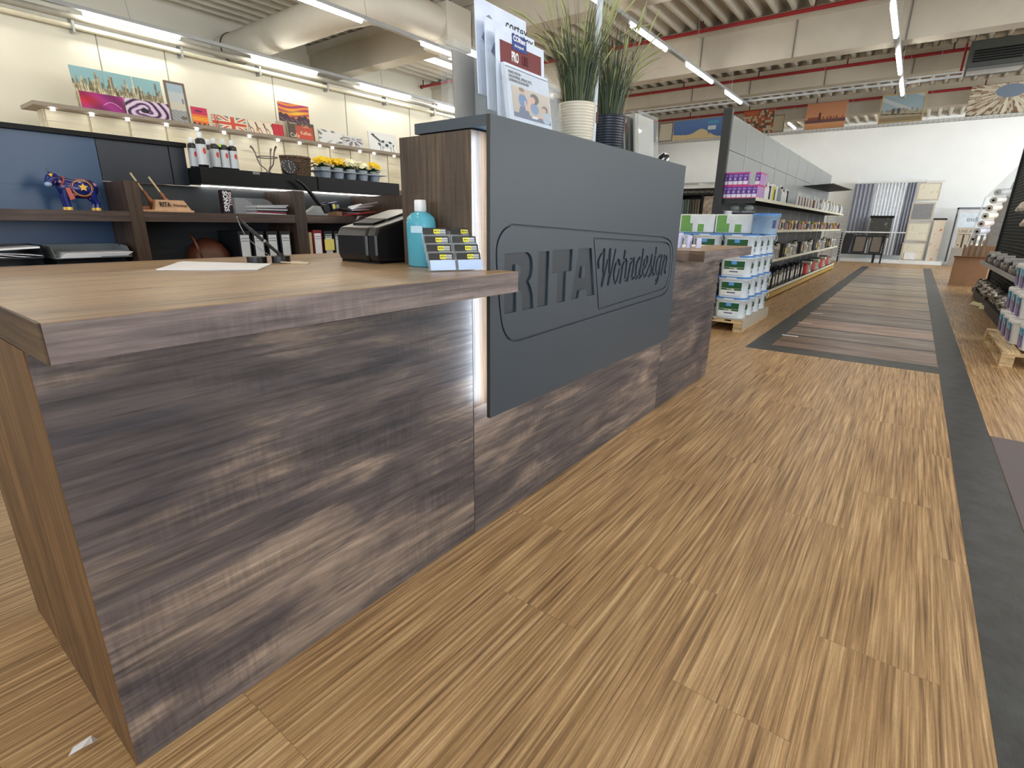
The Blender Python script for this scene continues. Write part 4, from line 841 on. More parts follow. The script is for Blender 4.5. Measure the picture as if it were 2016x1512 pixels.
MB().tube([(-2.23, 2.48, ZB+.055), (-2.22, 2.56, ZB+.040), (-2.21, 2.63, ZB+.020)], [0.018, 0.016, 0.013], 10).build('handle', blackp, t)
t = thing('paper_roll', 'white paper roll lying on crumpled papers at the shelf end', 'paper roll', (-2.25, 2.66, ZB))
m = MB().cyl((-2.25, 2.59, ZB+.052), (-2.25, 2.70, ZB+.075), 0.022, n=24); m.build('roll', paper, t)
m = MB(); m.tube([(-2.25+0.014*math.cos(a), 2.590-0.004, ZB+.052+0.014*math.sin(a)) for a in [k*math.pi/8 for k in range(17)]], 0.005, 6); m.build('end_ring', paper, t)
t = thing('paper_pile', 'crumpled pile of red and white papers with a chain at the shelf end', 'papers', (-2.22, 2.6, ZB))
random.seed(11); m = MB(); mw = MB()
for k in range(5): m.frame((-2.28+0.01*k, 2.47+0.03*k, ZB+.003+k*.004), (0.1*(k-2), 1, 0.03*k), (1, 0, 0), (0, 0, 1), 0.13, 0.12, 0.002)
m.build('red_papers', mat('red_paper', (188, 60, 62), 0.6), t)
for k in range(4): mw.frame((-2.30+0.01*k, 2.55+0.02*k, ZB+.024+k*.006), (0.15*(k-1), 1, 0.06*k), (1, 0, 0.1*k), (0, 0, 1), 0.13, 0.13, 0.002)
mw.add([(-2.12, 2.46, ZB+.001), (-2.08, 2.53, ZB+.003), (-2.08, 2.51, ZB-.03), (-2.12, 2.60, ZB+.002)], [(0, 1, 3), (1, 2, 3)])
mw.build('white_papers', paper, t)
# letter trays and papers in the lower left bay
gt = mat('grey_tray_plastic', (112, 118, 120), 0.35); bt = mat('black_tray_plastic', (26, 28, 34), 0.3)
def letter_tray(label, y0, y1, z, m_, x0=-2.37, x1=-2.11):
    t = thing('letter_tray', label, 'letter tray', ((x0+x1)/2, (y0+y1)/2, z), 'letter trays in the lower left bay'); h = 0.062; m = MB()
    m.box(x0, y0, z+.001, x1, y1, z+0.004); m.box(x0, y0, z+.004, x0+0.004, y1, z+h)
    for y in (y0, y1-0.004): m.prism([(x0, z+.004), (x1, z+.004), (x1, z+.014), (x1-0.05, z+h*0.9), (x0+0.12, z+h), (x0+0.105, z+h*0.7), (x0+0.09, z+h), (x0, z+h)], y, y+0.004, axis='y')
    m.box(x1-0.003, y0, z+.004, x1, y1, z+0.008); m.build('tray', m_, t); return t
for k, z in enumerate((0.861, 0.928, 0.995, 1.058)): letter_tray('black letter tray of the left stack, %s from the bottom' % ORD[k], 0.42, 0.70, z, bt)
for k, z in enumerate((0.861, 0.924, 0.987)): letter_tray('black letter tray of the right stack, %s from the bottom' % ORD[k], 0.75, 1.05, z, bt)
letter_tray('grey letter tray with white papers on top of the right stack', 0.74, 1.065, 1.051, gt)
t = thing('paper_stack', 'stack of white papers lying in the grey letter tray', 'papers', (-2.24, 0.9, 1.055)); m = MB()
for k in range(6): m.frame((-2.34+0.002*k, 0.76+0.004*k, 1.0555+k*.004), (0.01*(k-3), 1, 0), (1, 0.0, 0), (0, 0, 1), 0.285, 0.235, 0.003)
m.build('sheets', paper, t)
t = thing('paper_stack', 'bent white papers lying over the left tray stack', 'papers', (-2.24, 0.55, 1.06)); m = MB()
for k in range(3):
    n = 8; P = [(0.36+0.042*i, 1.066+k*.004+0.016*math.sin(i/n*3.0+k)) for i in range(n+1)]
    m.prism([(a, c) for a, c in P]+[(a, c+.003) for a, c in reversed(P)], -2.33, -2.12, axis='x')
m.frame((-2.3, 0.52, 1.098), (0, 1, 0.05), (1, 0, 0), (0, 0, 1), 0.17, 0.2, 0.008); m.build('sheets', paper, t)
# brown leather bag
t = thing('leather_bag', 'brown leather bag slumped on the lower shelf', 'bag', (-2.27, 1.56, 0.86))
lea = mat('brown_leather', (84, 44, 28), 0.42, var=0.25, scale=10)
m = MB().lathe([(0.10, 0.001), (0.150, 0.03), (0.156, 0.12), (0.145, 0.19), (0.10, 0.245), (0.04, 0.275), (0.01, 0.278)], (-2.285, 1.53, 0.86), 28, sx=0.72, sy=0.80, power=0.8); m.build('body', lea, t)
MB().tube([(-2.15, 1.44, 0.99), (-2.13, 1.42, 1.06), (-2.135, 1.40, 1.13), (-2.20, 1.41, 1.16), (-2.27, 1.45, 1.12)], 0.007, 8).build('strap', lea, t)
# ring binders
def binder(y0, w, h, spine, lab, label, extra=None, group='ring binders on the lower shelf'):
    t = thing('ring_binder', label, 'ring binder', (-2.24, y0+w/2, 0.861), group)
    MB().box(-2.40, y0, 0.861, -2.125, y0+w, 0.861+h).build('cover', spine, t, bevel=0.002)
    sp_ = MB().box(-2.1248, y0+0.010, 0.875, -2.1238, y0+w-0.010, 0.861+h-0.022).build('spine_label', lab, t)
    m = MB()
    for z in (0.861+h-0.045, 0.861+h-0.06): m.box(-2.1236, y0+0.014, z, -2.1230, y0+w-0.014, z+0.003)
    m.cyl((-2.1236, y0+w/2, 0.99), (-2.1226, y0+w/2, 0.99), 0.009, n=14); m.build('label_print', ink, sp_)
    if extra: MB().box(-2.1236, y0+0.010, 0.861+h-0.036, -2.1228, y0+w-0.010, 0.861+h-0.026).build('label_band', extra, sp_)
bk = mat('binder_black', (24, 24, 27), 0.4); lw = mat('binder_label', (212, 214, 216), 0.6); rd = mat('binder_red', (134, 24, 32), 0.4); gb = mat('band_green', (74, 116, 100), 0.5)
for i, y0 in enumerate((1.655, 1.745, 1.838, 1.93)): binder(y0, 0.075, 0.318, bk, lw, 'black ring binder with white spine label behind the pen stand, %s from the left' % ORD[i])
binder(2.175, 0.072, 0.325, rd, paper, 'dark red ring binder left of the receipt printer')
binder(2.262, 0.072, 0.318, bk, lw, 'black ring binder with green band and a yellow note on its spine', gb)
binder(2.345, 0.072, 0.318, bk, lw, 'black ring binder with green band, partly behind the receipt printer', gb)
MB().box(-2.40, 2.145, 0.861, -2.13, 2.168, 1.17).build('folder', mat('cream_folder', (206, 190, 150), 0.6)); o = bpy.context.scene.collection.objects['folder']; tag(o, 'thin cream folder between the walnut upright and the red binder', 'folder')
o = MB().frame((-2.118, 2.258, 1.045), (0, 1, 0), (0, 0, 1), (1, 0, 0), 0.078, 0.078, 0.001); tag(o.build('sticky_note', mat('yellow_note', (238, 222, 120), 0.7)), 'yellow sticky note stuck on a binder spine', 'note')
# on top of the black box
ZX = 1.549
canL = mat('can_label_white', (206, 210, 214), 0.35); canR = mat('can_red_mark', (206, 62, 44), 0.4)
def spray(x, y, label, first=[None]):
    if first[0] is None:
        t = thing('spray_can', label, 'spray can', (0, 0, 0), 'spray cans on the black shelf top')
        MB().lathe([(0.024, 0.001), (0.026, 0.004), (0.026, 0.135), (0.021, 0.142), (0.0125, 0.146)], (0, 0, 0), 24).build('can_body', mat('can_black', (30, 30, 34), 0.25), t)
        a0, a1 = math.radians(-100), math.radians(60); n = 10; m = MB()
        m.add([(0.0265*math.cos(a0+(a1-a0)*k/n), 0.0264*math.sin(a0+(a1-a0)*k/n), z) for z in (0.012, 0.115) for k in range(n+1)], [(k, k+1, k+n+2, k+n+1) for k in range(n)], 0, True); cl_ = m.build('can_label', canL, t)
        m = MB(); a0, a1 = math.radians(-12), math.radians(30); vs = []
        for k in range(9):
            q = -1+k/4; a = a0+(a1-a0)*(0.5+0.5*q); hh = 0.016*math.sqrt(max(0.0, 1-q*q)); vs += [(0.0268*math.cos(a), 0.0268*math.sin(a), 0.082-hh), (0.0268*math.cos(a), 0.0268*math.sin(a), 0.082+hh)]
        m.add(vs, [(2*k, 2*k+2, 2*k+3, 2*k+1) for k in range(8)]); m.build('red_mark', canR, cl_)
        MB().lathe([(0.0135, 0.146), (0.0145, 0.148), (0.014, 0.174), (0.011, 0.178)], (0, 0, 0), 20).build('cap', white, t)
        t.location = (x, y, ZX); first[0] = t; return t
    return dup(first[0], (x, y, ZX), label)
for i, (x, y, l) in enumerate([(-2.27, 1.578, 'spray can with white cap at the front left, largest in view'), (-2.415, 1.590, 'spray can half hidden at the far left behind the front one'), (-2.415, 1.685, 'spray can hidden behind, its cap showing between the others'),
                               (-2.33, 1.682, 'spray can with a green sticker beside its label'), (-2.33, 1.738, 'spray can second from the right in the row'), (-2.33, 1.793, 'rightmost spray can in the row')]):
    o = spray(x, y, l)
    if i == 0: big_can = o
big_can.scale = (1.08, 1.08, 1.10)
tag(MB().frame((-2.303, 1.700, ZX+.128), (0.2, 1, 0), (0, 0, 1), (1, 0, 0), 0.012, 0.018, 0.0008).build('price_sticker', mat('neon_green_sticker', (168, 230, 70), 0.5)), 'small neon green sticker on the neck of a spray can', 'sticker')
t = thing('metal_stand', 'bent grey iron stand with curled arms and a ring', 'stand', (-2.33, 2.02, ZX)); im = mat('antique_iron', (120, 112, 104), 0.5, 0.4)
for k, a in enumerate((0.2, 2.3, 4.4)):
    ca, sa = math.cos(a), math.sin(a); P = [(0.018, 0.0065), (0.004, 0.012), (0.02, 0.03), (0.05, 0.055), (0.062, 0.09), (0.070, 0.125), (0.082, 0.15), (0.094, 0.163), (0.098, 0.155)]
    MB().tube([(-2.33+r*ca, 2.02+r*sa, ZX+z) for r, z in P], [0.005, 0.004, 0.004, 0.004, 0.004, 0.004, 0.006, 0.007, 0.004], 8).build('arm', im, t)
MB().tube([(-2.33+0.064*math.cos(a), 2.02+0.064*math.sin(a), ZX+.102) for a in [k*math.pi/12 for k in range(25)]], 0.0035, 6).build('ring', im, t)
t = thing('desk_clock', 'round black desk clock with white marks leaning on the basket', 'clock', (-2.27, 2.13, ZX))
cc = Vector((-2.27, 2.135, ZX+0.050)); nrm = Vector((1, -0.15, 0.12)).normalized(); u_ = Vector((0.15, 1, 0)).normalized(); v_ = nrm.cross(u_)
MB().cyl(cc-nrm*0.012, cc+nrm*0.008, 0.049, n=32).build('case', blackp, t, bevel=0.002)
MB().tube([tuple(cc+nrm*0.009+u_*0.047*math.cos(a)+v_*0.047*math.sin(a)) for a in [k*math.pi/16 for k in range(33)]], 0.003, 6).build('rim', mat('clock_rim', (70, 68, 64), 0.3, 0.5), t)
m = MB()
for k in range(12):
    a = k*math.pi/6; c_ = cc+nrm*0.0085+u_*0.038*math.cos(a)+v_*0.038*math.sin(a); m.frame(c_-u_*.0015-v_*.003, u_, v_, nrm, .003, .006, .0004)
m.frame(cc+nrm*0.0086-u_*.001, u_, v_, nrm, .002, .026, .0005); m.frame(cc+nrm*0.0086-v_*.001, (u_*0.4-v_).normalized(), (v_*0.4+u_).normalized(), nrm, .02, .002, .0005); m.build('hands', paper, t)
t = thing('wicker_basket', 'small brown wicker basket of twisted twigs behind the clock', 'basket', (-2.36, 2.24, ZX)); wk = mat('brown_wicker', (96, 74, 56), 0.7, var=0.3, scale=60)
random.seed(4); m = MB(); nst = 16
def bp(a, z, r=0.085): return (-2.36+r*math.cos(a)*0.85, 2.245+r*math.sin(a)*1.15, ZX+z)
for k in range(11):
    z = 0.008+k*0.0105; m.tube([bp(j*math.pi/nst, z+random.uniform(-.002, .002), 0.080+0.0006*k+0.006*(1 if (j+k) % 2 else -1)) for j in range(2*nst+1)], 0.0052, 6)
for j in range(2*nst): m.tube([bp(j*math.pi/nst, 0.002, 0.080), bp(j*math.pi/nst, 0.122, 0.088)], 0.004, 5)
for k in range(3): m.tube([bp(j*math.pi/12, 0.122+0.005*math.sin(j*1.9+k*2), 0.090+0.005*math.cos(j*1.9+k*2)) for j in range(25)], 0.006, 6)
m.build('woven_body', wk, t); MB().cyl((-2.36, 2.245, ZX+.001), (-2.36, 2.245, ZX+.006), 0.075, n=20).build('bottom', wk, t)
MB().tube([bp(1.4, 0.09, 0.09), bp(1.5, 0.10, 0.115), bp(1.6, 0.085, 0.13), bp(1.65, 0.07, 0.10)], 0.005, 6).build('handle', wk, t)
# flower tray
t = thing('plant_tray', 'grey plastic nursery tray on the black shelf top', 'tray', (-2.36, 2.66, ZX)); gp = mat('grey_nursery_plastic', (148, 156, 168), 0.5)
m = MB(); x0, x1, y0, y1 = -2.45, -2.27, 2.40, 2.96; m.box(x0, y0, ZX+.045, x1, y1, ZX+.050); m.box(x0-.01, y0-.02, ZX+.048, x1+.012, y1+.02, ZX+.054)
for r in range(2):
    for c in range(5): m.lathe([(0.030, 0.0), (0.040, 0.046)], (x0+0.048+r*0.086, y0+0.055+c*0.112, ZX+.001), 12)
m.build('tray', gp, t)
lf = mat('primula_leaf', (52, 92, 44), 0.5, var=0.3, scale=40); fy = mat('flower_yellow', (248, 206, 30), 0.5, var=0.06); fw = mat('flower_cream', (250, 244, 206), 0.5)
random.seed(21); gpot = mat('grey_flower_pot', (176, 182, 186), 0.5)
seq = [fy, fy, fy, fw, fy]; lab_ = ['yellow', 'yellow', 'yellow', 'cream', 'yellow']
for r in range(2):
    for c in range(5):
        cx, cy = x0+0.048+r*0.086, y0+0.055+c*0.112; ff = seq[(c+r) % 5] if c != 3 else fw
        p = thing('primrose', 'potted primrose with %s blooms, %s row, %s from the left' % ('cream' if ff is fw else 'yellow', ['back', 'front'][r], ORD[c]), 'flower', (cx, cy, ZX+.054), 'primroses in the grey tray')
        MB().lathe([(0.028, -0.02), (0.036, 0.022), (0.038, 0.024)], (cx, cy, ZX+.054), 16).build('pot', gpot, p)
        m = MB()
        for k in range(22):
            a = random.uniform(0, 6.28); L = random.uniform(0.035, 0.065); ca, sa = math.cos(a), math.sin(a); s0 = Vector((cx, cy, ZX+.074)); up = random.uniform(-0.1, 0.45)
            P = [s0+Vector((ca*L*q, sa*L*q, L*up*q+0.012*math.sin(q*3))) for q in (0, .35, .7, 1.0)]; sd = Vector((-sa, ca, 0)); W_ = [0.003, 0.012, 0.014, 0.002]
            m.add([tuple(P[i]+sd*W_[i]*s_) for i in range(4) for s_ in (-1, 1)], [(2*i, 2*i+1, 2*i+3, 2*i+2) for i in range(3)])
        m.build('leaves', lf, p)
        if c == 4 and r == 0: continue
        m = MB()
        for k in range(15):
            a = random.uniform(0, 6.28); q = 0.046*math.sqrt(random.random()); fc = Vector((cx+q*math.cos(a), cy+q*math.sin(a), ZX+.054+random.uniform(.050, .085))); R0 = random.uniform(0.019, 0.026)
            tilt = Vector((math.cos(a)*0.6+0.7, math.sin(a)*0.6, 0.9)).normalized(); e1 = tilt.cross(Vector((0, 1, 0))).normalized(); e2 = tilt.cross(e1)
            for j in range(5):
                b_a = j*1.2566+a; dd = e1*math.cos(b_a)+e2*math.sin(b_a); ss = e1*(-math.sin(b_a))+e2*math.cos(b_a)
                m.add([tuple(fc), tuple(fc+dd*R0*.6+ss*R0*.45+tilt*.003), tuple(fc+dd*R0+tilt*.001), tuple(fc+dd*R0*.6-ss*R0*.45+tilt*.003)], [(0, 1, 2, 3)])
        m.build('blooms', ff, p)
# ---------------------------------------------------------------- sample wall on the left with pictures on its ledge
gw = thing('sample_wall', 'long pale sample display wall with a lit ledge along the left wall', 'display wall', (-8.2, 5.2, 0))
pale = lambda i: wood('pale_sample_%d' % i, 'y', *[((206, 198, 170), (222, 214, 188), (234, 228, 206)), ((198, 190, 164), (214, 206, 180), (228, 220, 198)), ((214, 206, 182), (228, 222, 200), (238, 234, 216))][i], rough=0.6, off=i*3.0, saw=0.05, s=0.35, fs=0.2)
MB().box(-8.38, 2.14, 2.585, -7.80, 9.4, 2.63).build('ledge', mat('ledge_taupe', (150, 138, 124), 0.5), gw)
MB().box(-8.30, 2.28, 0.0, -8.06, 9.4, 2.585).build('carcass', pale(1), gw)
y = 2.30; i = 0
while y < 9.3:
    MB().box(-8.06, y, 1.92, -8.03, min(y+0.44, 9.39), 2.58).build('sample_panel', pale(i % 3), gw); y += 0.47; i += 1
y = 2.30; i = 0
br_ = mat('cubby_brown', (128, 104, 88), 0.7); wt = mat('cubby_white', (228, 228, 222), 0.7)
while y < 9.3:
    m = MB().box(-8.06, y, 0.4, -8.02, min(y+0.60, 9.39), 1.90); m.build('lower_panel', br_ if i % 2 else wt, gw); y += 0.64; i += 1
m = MB()
for k, yy in enumerate([2.35, 2.76, 3.17, 3.66, 4.08, 4.49, 4.9, 5.4, 5.81, 6.22, 6.49, 7.12, 7.47, 8.0, 8.5]):
    MB().cyl((-7.90, yy, 2.556), (-7.90, yy, 2.584), 0.026, 0.022, n=16).build('spot_lamp', emit('spot_glow', (255, 255, 250), 9.0), gw)
def leaning(name, label, cat, y0, W, z0, H, x, lean, func, nx=70, ny=50, frame=None, T=0.018, grp='pictures on the sample wall ledge'):
    t = thing(name, label, cat, (x, y0+W/2, z0), grp); Y = Vector((-lean, 0, 1)).normalized(); n = Vector((0, 1, 0)).cross(Y)
    m = MB(); m.frame(Vector((x, y0, z0+.001))-n*T, (0, 1, 0), Y, n, W, H, T); m.build('canvas', mat('canvas_edge', (212, 206, 190), 0.8), t)
    o = Vector((x, y0, z0+.001))+n*0.0012; fr = 0.0
    if frame:
        fr = 0.03; m = MB()
        for (a, b, w_, h_) in ((0, 0, W, fr), (0, H-fr, W, fr), (0, fr, fr, H-2*fr), (W-fr, fr, fr, H-2*fr)): m.frame(Vector((x, y0, z0+.001))+Vector((0, a, 0))+Y*b, (0, 1, 0), Y, n, w_, h_, 0.008)
        m.build('frame', frame, t)
    paint('print', t, o+Vector((0, fr, 0))+Y*fr, (0, 1, 0), Y, W-2*fr, H-2*fr, nx, ny, func); return t, o, Y
def sky_line(seed, hor=0.05, warm=1.0):
    def f(U, V):
        I = rgbf(U, (150, 196, 202)); I += ((0.8-V)*-18)[..., None]; over(I, V < 0.5, (178, 206, 196))
        for layer, (base, amp, col) in enumerate(((0.58, 0.36, (176, 168, 140)), (0.54, 0.30, (206, 192, 150)), (0.50, 0.24, (150, 138, 112)), (0.46, 0.18, (228, 216, 176)))):
            n = 16+layer*5; c = np.floor(U*n); h = base+amp*hsh(c, seed+layer)**2.0; k = hsh(c, seed+9+layer)
            col_ = np.array(col)*(0.62+0.5*k[..., None]); M_ = V < h; I[M_] = col_[M_]
            win = M_ & (np.mod(U*n*4, 1) < .4) & (np.mod(V*42, 1) < .45); I[win] *= 0.78
        return I
    return f
LZ = 2.631
def lean_x(x0, h, y): return x0
for i, (y0, W) in enumerate(((2.69, 0.355), (3.052, 0.352), (3.42, 0.352))):
    leaning('canvas_print', 'city skyline canvas under pale blue sky, %s of the three side by side' % ('left', 'middle', 'right')[i], 'picture', y0, W, LZ, 0.56, -8.10, 0.12, sky_line(3+i*7))
def f_purple(U, V):
    I = rgbf(U, (148, 34, 118)); d = np.exp(-(((U-.12)/.35)**2+((V-.55)/.4)**2)*1.5); I = I*(1-d[..., None])+np.array((214, 30, 66))*d[..., None]
    I += (22*np.sin(9*U+5*V))[..., None]*np.array((1, .4, .9)); w_ = np.abs(V-(0.38+0.22*np.sin((U-.5)*8)))
    over(I, (w_ < .025) & (U > .5) & (U < .92), (220, 140, 200)); return I
leaning('canvas_print', 'magenta abstract picture with red cloud in front of the skylines', 'picture', 2.70, 0.50, LZ, 0.235, -8.00, 0.08, f_purple)
def f_rose(U, V):
    x, y = U-.42, (V-.42)*0.75; r = np.hypot(x, y); a = np.arctan2(y, x); s_ = np.sin(r*34-a*2.0+1.5*np.sin(a*3)); I = rgbf(U, (176, 140, 190))
    I = np.where((s_ > .2)[..., None], np.array((226, 208, 226.)), I); I = np.where((s_ < -.45)[..., None], np.array((92, 56, 104.)), I); over(I, r < .10, (22, 18, 26)); over(I, (r > .26) & (s_ < -.75), (34, 22, 40)); return I
leaning('canvas_print', 'close-up rose picture in purple, white and black', 'picture', 3.215, 0.565, LZ, 0.24, -8.00, 0.08, f_rose, 90, 50)
def f_beach(U, V):
    I = rgbf(U, (196, 204, 206)); over(I, V > .78, (168, 192, 206)); over(I, V < .52, (212, 206, 190)); over(I, V < .32, (148, 150, 152)); g_ = (V < .32) & (np.sin(U*20+V*60) > .5); over(I, g_, (176, 178, 178))
    over(I, (np.abs(U-.86) < .05) & (V > .5) & (V < .64), (120, 128, 134)); over(I, ((U-.75)/.2)**2+((V-.12)/.05)**2 < 1, (110, 100, 92)); return I
leaning('framed_picture', 'tall framed seaside picture in pale grey with brown frame', 'picture', 3.80, 0.285, LZ, 0.585, -8.06, 0.10, f_beach, 30, 60, frame=mat('brown_frame', (124, 108, 96), 0.6))
def f_sun(s):
    def f(U, V):
        I = rgbf(U, (206, 96, 96)); I = I+((V-.6)[..., None]*np.array((10, -60, 90.))); b = np.sin(V*26+3*np.sin(U*4+s)+s)
        I = np.where((b > .3)[..., None], np.array((246, 160, 50.)), I); d = np.exp(-((U-.55)/.3)**2-((V-.55)/.13)**2); I = I*(1-d[..., None])+np.array((255, 214, 60))*d[..., None]
        I = np.where((b < -.6)[..., None], I*0.55+np.array((60, 20, 50.)), I); over(I, V < .34+.10*np.sin(U*9+s)+.05*np.sin(U*31), (74, 50, 66)); over(I, (V < .18+.05*np.sin(U*17)) & (np.sin(U*40+V*30) > .2), (128, 92, 110)); return I
    return f
def f_sun2(U, V):
    I = rgbf(U, (206, 44, 96)); over(I, V < .62, (240, 120, 60)); over(I, (V < .50) & (V > .3), (250, 170, 50)); b = np.sin(V*40+4*np.sin(U*5)); I = np.where((b > .6)[..., None], I*0.75+np.array((60, 20, 0.)), I); over(I, ((U-.45)/.25)**2+((V-.8)/.06)**2 < 1, (110, 30, 80)); over(I, V < .16+.05*np.sin(U*20), (50, 22, 30)); return I
leaning('canvas_print', 'small red and orange sunset picture beside the seaside picture', 'picture', 4.10, 0.235, LZ, 0.275, -8.02, 0.08, f_sun2)
def f_jack(U, V):
    x, y = (U-.5)*2, (V-.5)*2; I = rgbf(U, (120, 124, 138)); d1 = np.minimum(np.abs(y-x), np.abs(y+x)); over(I, d1 < .34, (232, 220, 196)); over(I, d1 < .12, (206, 88, 62)); over(I, (np.abs(x) < .28) | (np.abs(y) < .36), (236, 226, 204)); over(I, (np.abs(x) < .16) | (np.abs(y) < .22), (210, 84, 58)); return I
leaning('canvas_print', 'faded British flag picture on the ledge', 'picture', 4.50, 0.44, LZ, 0.215, -8.02, 0.12, f_jack, 80, 40)
leaning('canvas_print', 'second faded flag canvas, mostly hidden behind the flag picture', 'picture', 4.42, 0.10, LZ, 0.225, -8.07, 0.12, f_jack, 20, 30)
def f_cows(U, V):
    I = rgbf(U, (238, 226, 200)); c = np.mod(U*3+V*.5, 1); over(I, (np.abs(c-.35) < .10) & (V > .5) & (V < .9), (120, 78, 88)); over(I, ((c-.5)/.26)**2+((V-.28)/.28)**2 < 1, (176, 122, 120)); over(I, ((c-.5)/.13)**2+((V-.28)/.14)**2 < 1, (238, 226, 200)); over(I, (U > .30) & (U < .36) & (V > .2) & (V < .5), (196, 160, 90)); return I
leaning('canvas_print', 'cream picture of three patterned animals in a row', 'picture', 4.98, 0.42, LZ, 0.215, -8.02, 0.12, f_cows)
def f_red(U, V): I = rgbf(U, (200, 44, 62)); return I+(10*np.sin(U*30))[..., None]
leaning('canvas_print', 'plain red canvas partly behind the three animals', 'picture', 5.20, 0.43, LZ, 0.225, -8.06, 0.12, f_red, 12, 10)
leaning('canvas_print', 'orange and purple sunset over rocks, standing behind the coffee picture', 'picture', 5.60, 0.60, LZ+.30, 0.31, -8.12, 0.02, f_sun(0.5), 90, 60, T=0.015)
o = MB().box(-8.30, 5.62, LZ, -8.14, 6.18, LZ+.30); tag(o.build('storage_box', mat('cream_carton', (214, 204, 182), 0.7)), 'cream box on the ledge behind the coffee picture', 'box')
def f_cof(U, V):
    I = rgbf(U, (84, 76, 66)); over(I, (U > .28) & (U < .95) & (V > .12) & (V < .8), (206, 82, 58)); over(I, (np.mod(U*16, 1) < .2) & (V > .45), (110, 84, 70)); over(I, (np.mod(V*9, 1) < .12) & (U < .3), (60, 54, 48)); return I
t, o_, Y = leaning('canvas_print', 'brown and red coffee word picture reading Cafe and Kaffee', 'picture', 5.69, 0.53, LZ, 0.31, -8.02, 0.08, f_cof)
cr = mat('cream_letter', (240, 226, 196), 0.6); pl = mat('peach_letter', (240, 170, 140), 0.6)
for s_, a, b, sz, mm in (('Cafe', .03, .05, .10, cr), ('Kaffee', .24, .11, .085, cr), ('Caf\u00e9', .28, .23, .075, pl), ('Cappuccino', .03, .27, .032, cr)): text('lettering', s_, sz, mm, t, o_+Vector((0.002, a, 0))+Y*b, (0, 1, 0), Y)
def f_wh(s):
    def f(U, V):
        I = rgbf(U, (232, 232, 228)); d = np.sin(U*9+s+3*np.sin(V*5+s))*np.sin(V*8-s*2+2*np.sin(U*6)); I = np.where((d > .35)[..., None], np.array((176, 176, 178.)), I); I = np.where((d > .72)[..., None], np.array((120, 120, 124.)), I); return I
    return f
leaning('canvas_print', 'pale grey and white leaf picture right of the coffee picture', 'picture', 6.31, 0.53, LZ, 0.26, -8.02, 0.12, f_wh(1.0))
def f_fl(U, V):
    x, y = U-.5, (V-.75); r = np.hypot(x, y*.8); a = np.arctan2(y, x); I = rgbf(U, (224, 224, 224)); over(I, (r > .16) & (r < .52) & (np.sin(a*9) > -.3) & (V < .85), (128, 124, 128)); over(I, (r > .42) & (np.sin(a*14) > 0) & (r < .6), (214, 214, 216)); over(I, r < .1, (170, 170, 176)); return I
leaning('canvas_print', 'grey daisy picture leaning next to the leaf picture', 'picture', 6.85, 0.47, LZ, 0.22, -8.02, 0.12, f_fl)
def f_cow2(U, V):
    I = rgbf(U, (240, 242, 242)); body = ((U-.62)/.30)**2+((V-.45)/.20)**2 < 1; over(I, body, (222, 230, 232)); sp = (np.sin(U*22)*np.sin(V*17+1) > .25); over(I, body & sp, (60, 64, 66)); nk = (np.abs(V-(1.02-1.1*U)) < .07) & (U < .42) & (U > .14); over(I, nk, (90, 94, 98))
    for lx in (.40, .48, .78, .88): over(I, (np.abs(U-lx) < .012) & (V < .35), (120, 124, 128))
    over(I, ((U-.17)/.06)**2+((V-.86)/.05)**2 < 1, (70, 74, 78)); return I
leaning('canvas_print', 'white picture of a standing black and white cow', 'picture', 7.49, 0.72, LZ, 0.38, -8.04, 0.12, f_cow2, 90, 60)
o = MB(); o.prism([(7.95, 0.0), (10.2, 0.0), (10.2, 1.5), (9.25, 1.9), (8.30, 2.35)], -7.0, -6.96, axis='x')
tag(o.build('white_display_board', mat('white_board', (226, 226, 222), 0.7)), 'white slanted display board behind the flower tray', 'board')
# ---------------------------------------------------------------- hanging wire tray with pictures across the hall
wt_ = thing('wire_tray', 'long galvanised wire tray hanging across the hall with pictures standing in it', 'wire tray', (-2.0, 19.05, 4.0))
m = MB()
for (y, z) in ((18.95, 3.98), (18.95, 4.03), (19.15, 3.98), (19.15, 4.03), (19.05, 3.97)): m.cyl((-7.2, y, z), (6.0, y, z), 0.007, n=6)
x = -7.2
while x < 6.0: m.box(x, 18.95, 3.967, x+0.012, 19.15, 3.975); m.box(x, 18.946, 3.97, x+0.012, 18.95, 4.035); x += 0.11
m.build('wire_mesh', steel, wt_)
m = MB()
for x in (-6.6, -5.3, -4.2, -2.4, -0.9, 0.9, 2.4, 4.0): m.cyl((x, 19.05, 3.98), (x, 19.05, 5.0), 0.004, n=5)
m.build('hanging_wire', steel, wt_)
def hung(name, label, x0, W, z0, H, func, nx=70, ny=50, y=19.03, frame=None, T=0.02):
    t = thing(name, label, 'picture', (x0+W/2, y, z0), 'pictures in the hanging wire tray')
    MB().box(x0, y, z0, x0+W, y+T, z0+H).build('canvas', mat('canvas_edge', (212, 206, 190), 0.8), t); f_ = 0.03 if frame else 0.0
    if frame: MB().box(x0, y-.012, z0, x0+W, y, z0+f_).box(x0, y-.012, z0+H-f_, x0+W, y, z0+H).box(x0, y-.012, z0+f_, x0+f_, y, z0+H-f_).box(x0+W-f_, y-.012, z0+f_, x0+W, y, z0+H-f_).build('frame', frame, t)
    paint('print', t, (x0+f_, y-.002, z0+f_), (1, 0, 0), (0, 0, 1), W-2*f_, H-2*f_, nx, ny, func)
def f_bea(U, V):
    I = rgbf(U, (86, 124, 186)); I += ((V-.5)*30)[..., None]; over(I, V < .30-.25*U+.35*np.exp(-((U-.6)/.18)**2), (226, 204, 158)); over(I, (U > .72) & (U < .88) & (V > .42) & (V < .62), (214, 226, 232)); over(I, (U > .70) & (U < .92) & (V > .72) & (V < .86), (92, 170, 206)); over(I, (np.abs(U-.74) < .01) & (V < .42) & (V > .2), (80, 80, 90)); return I
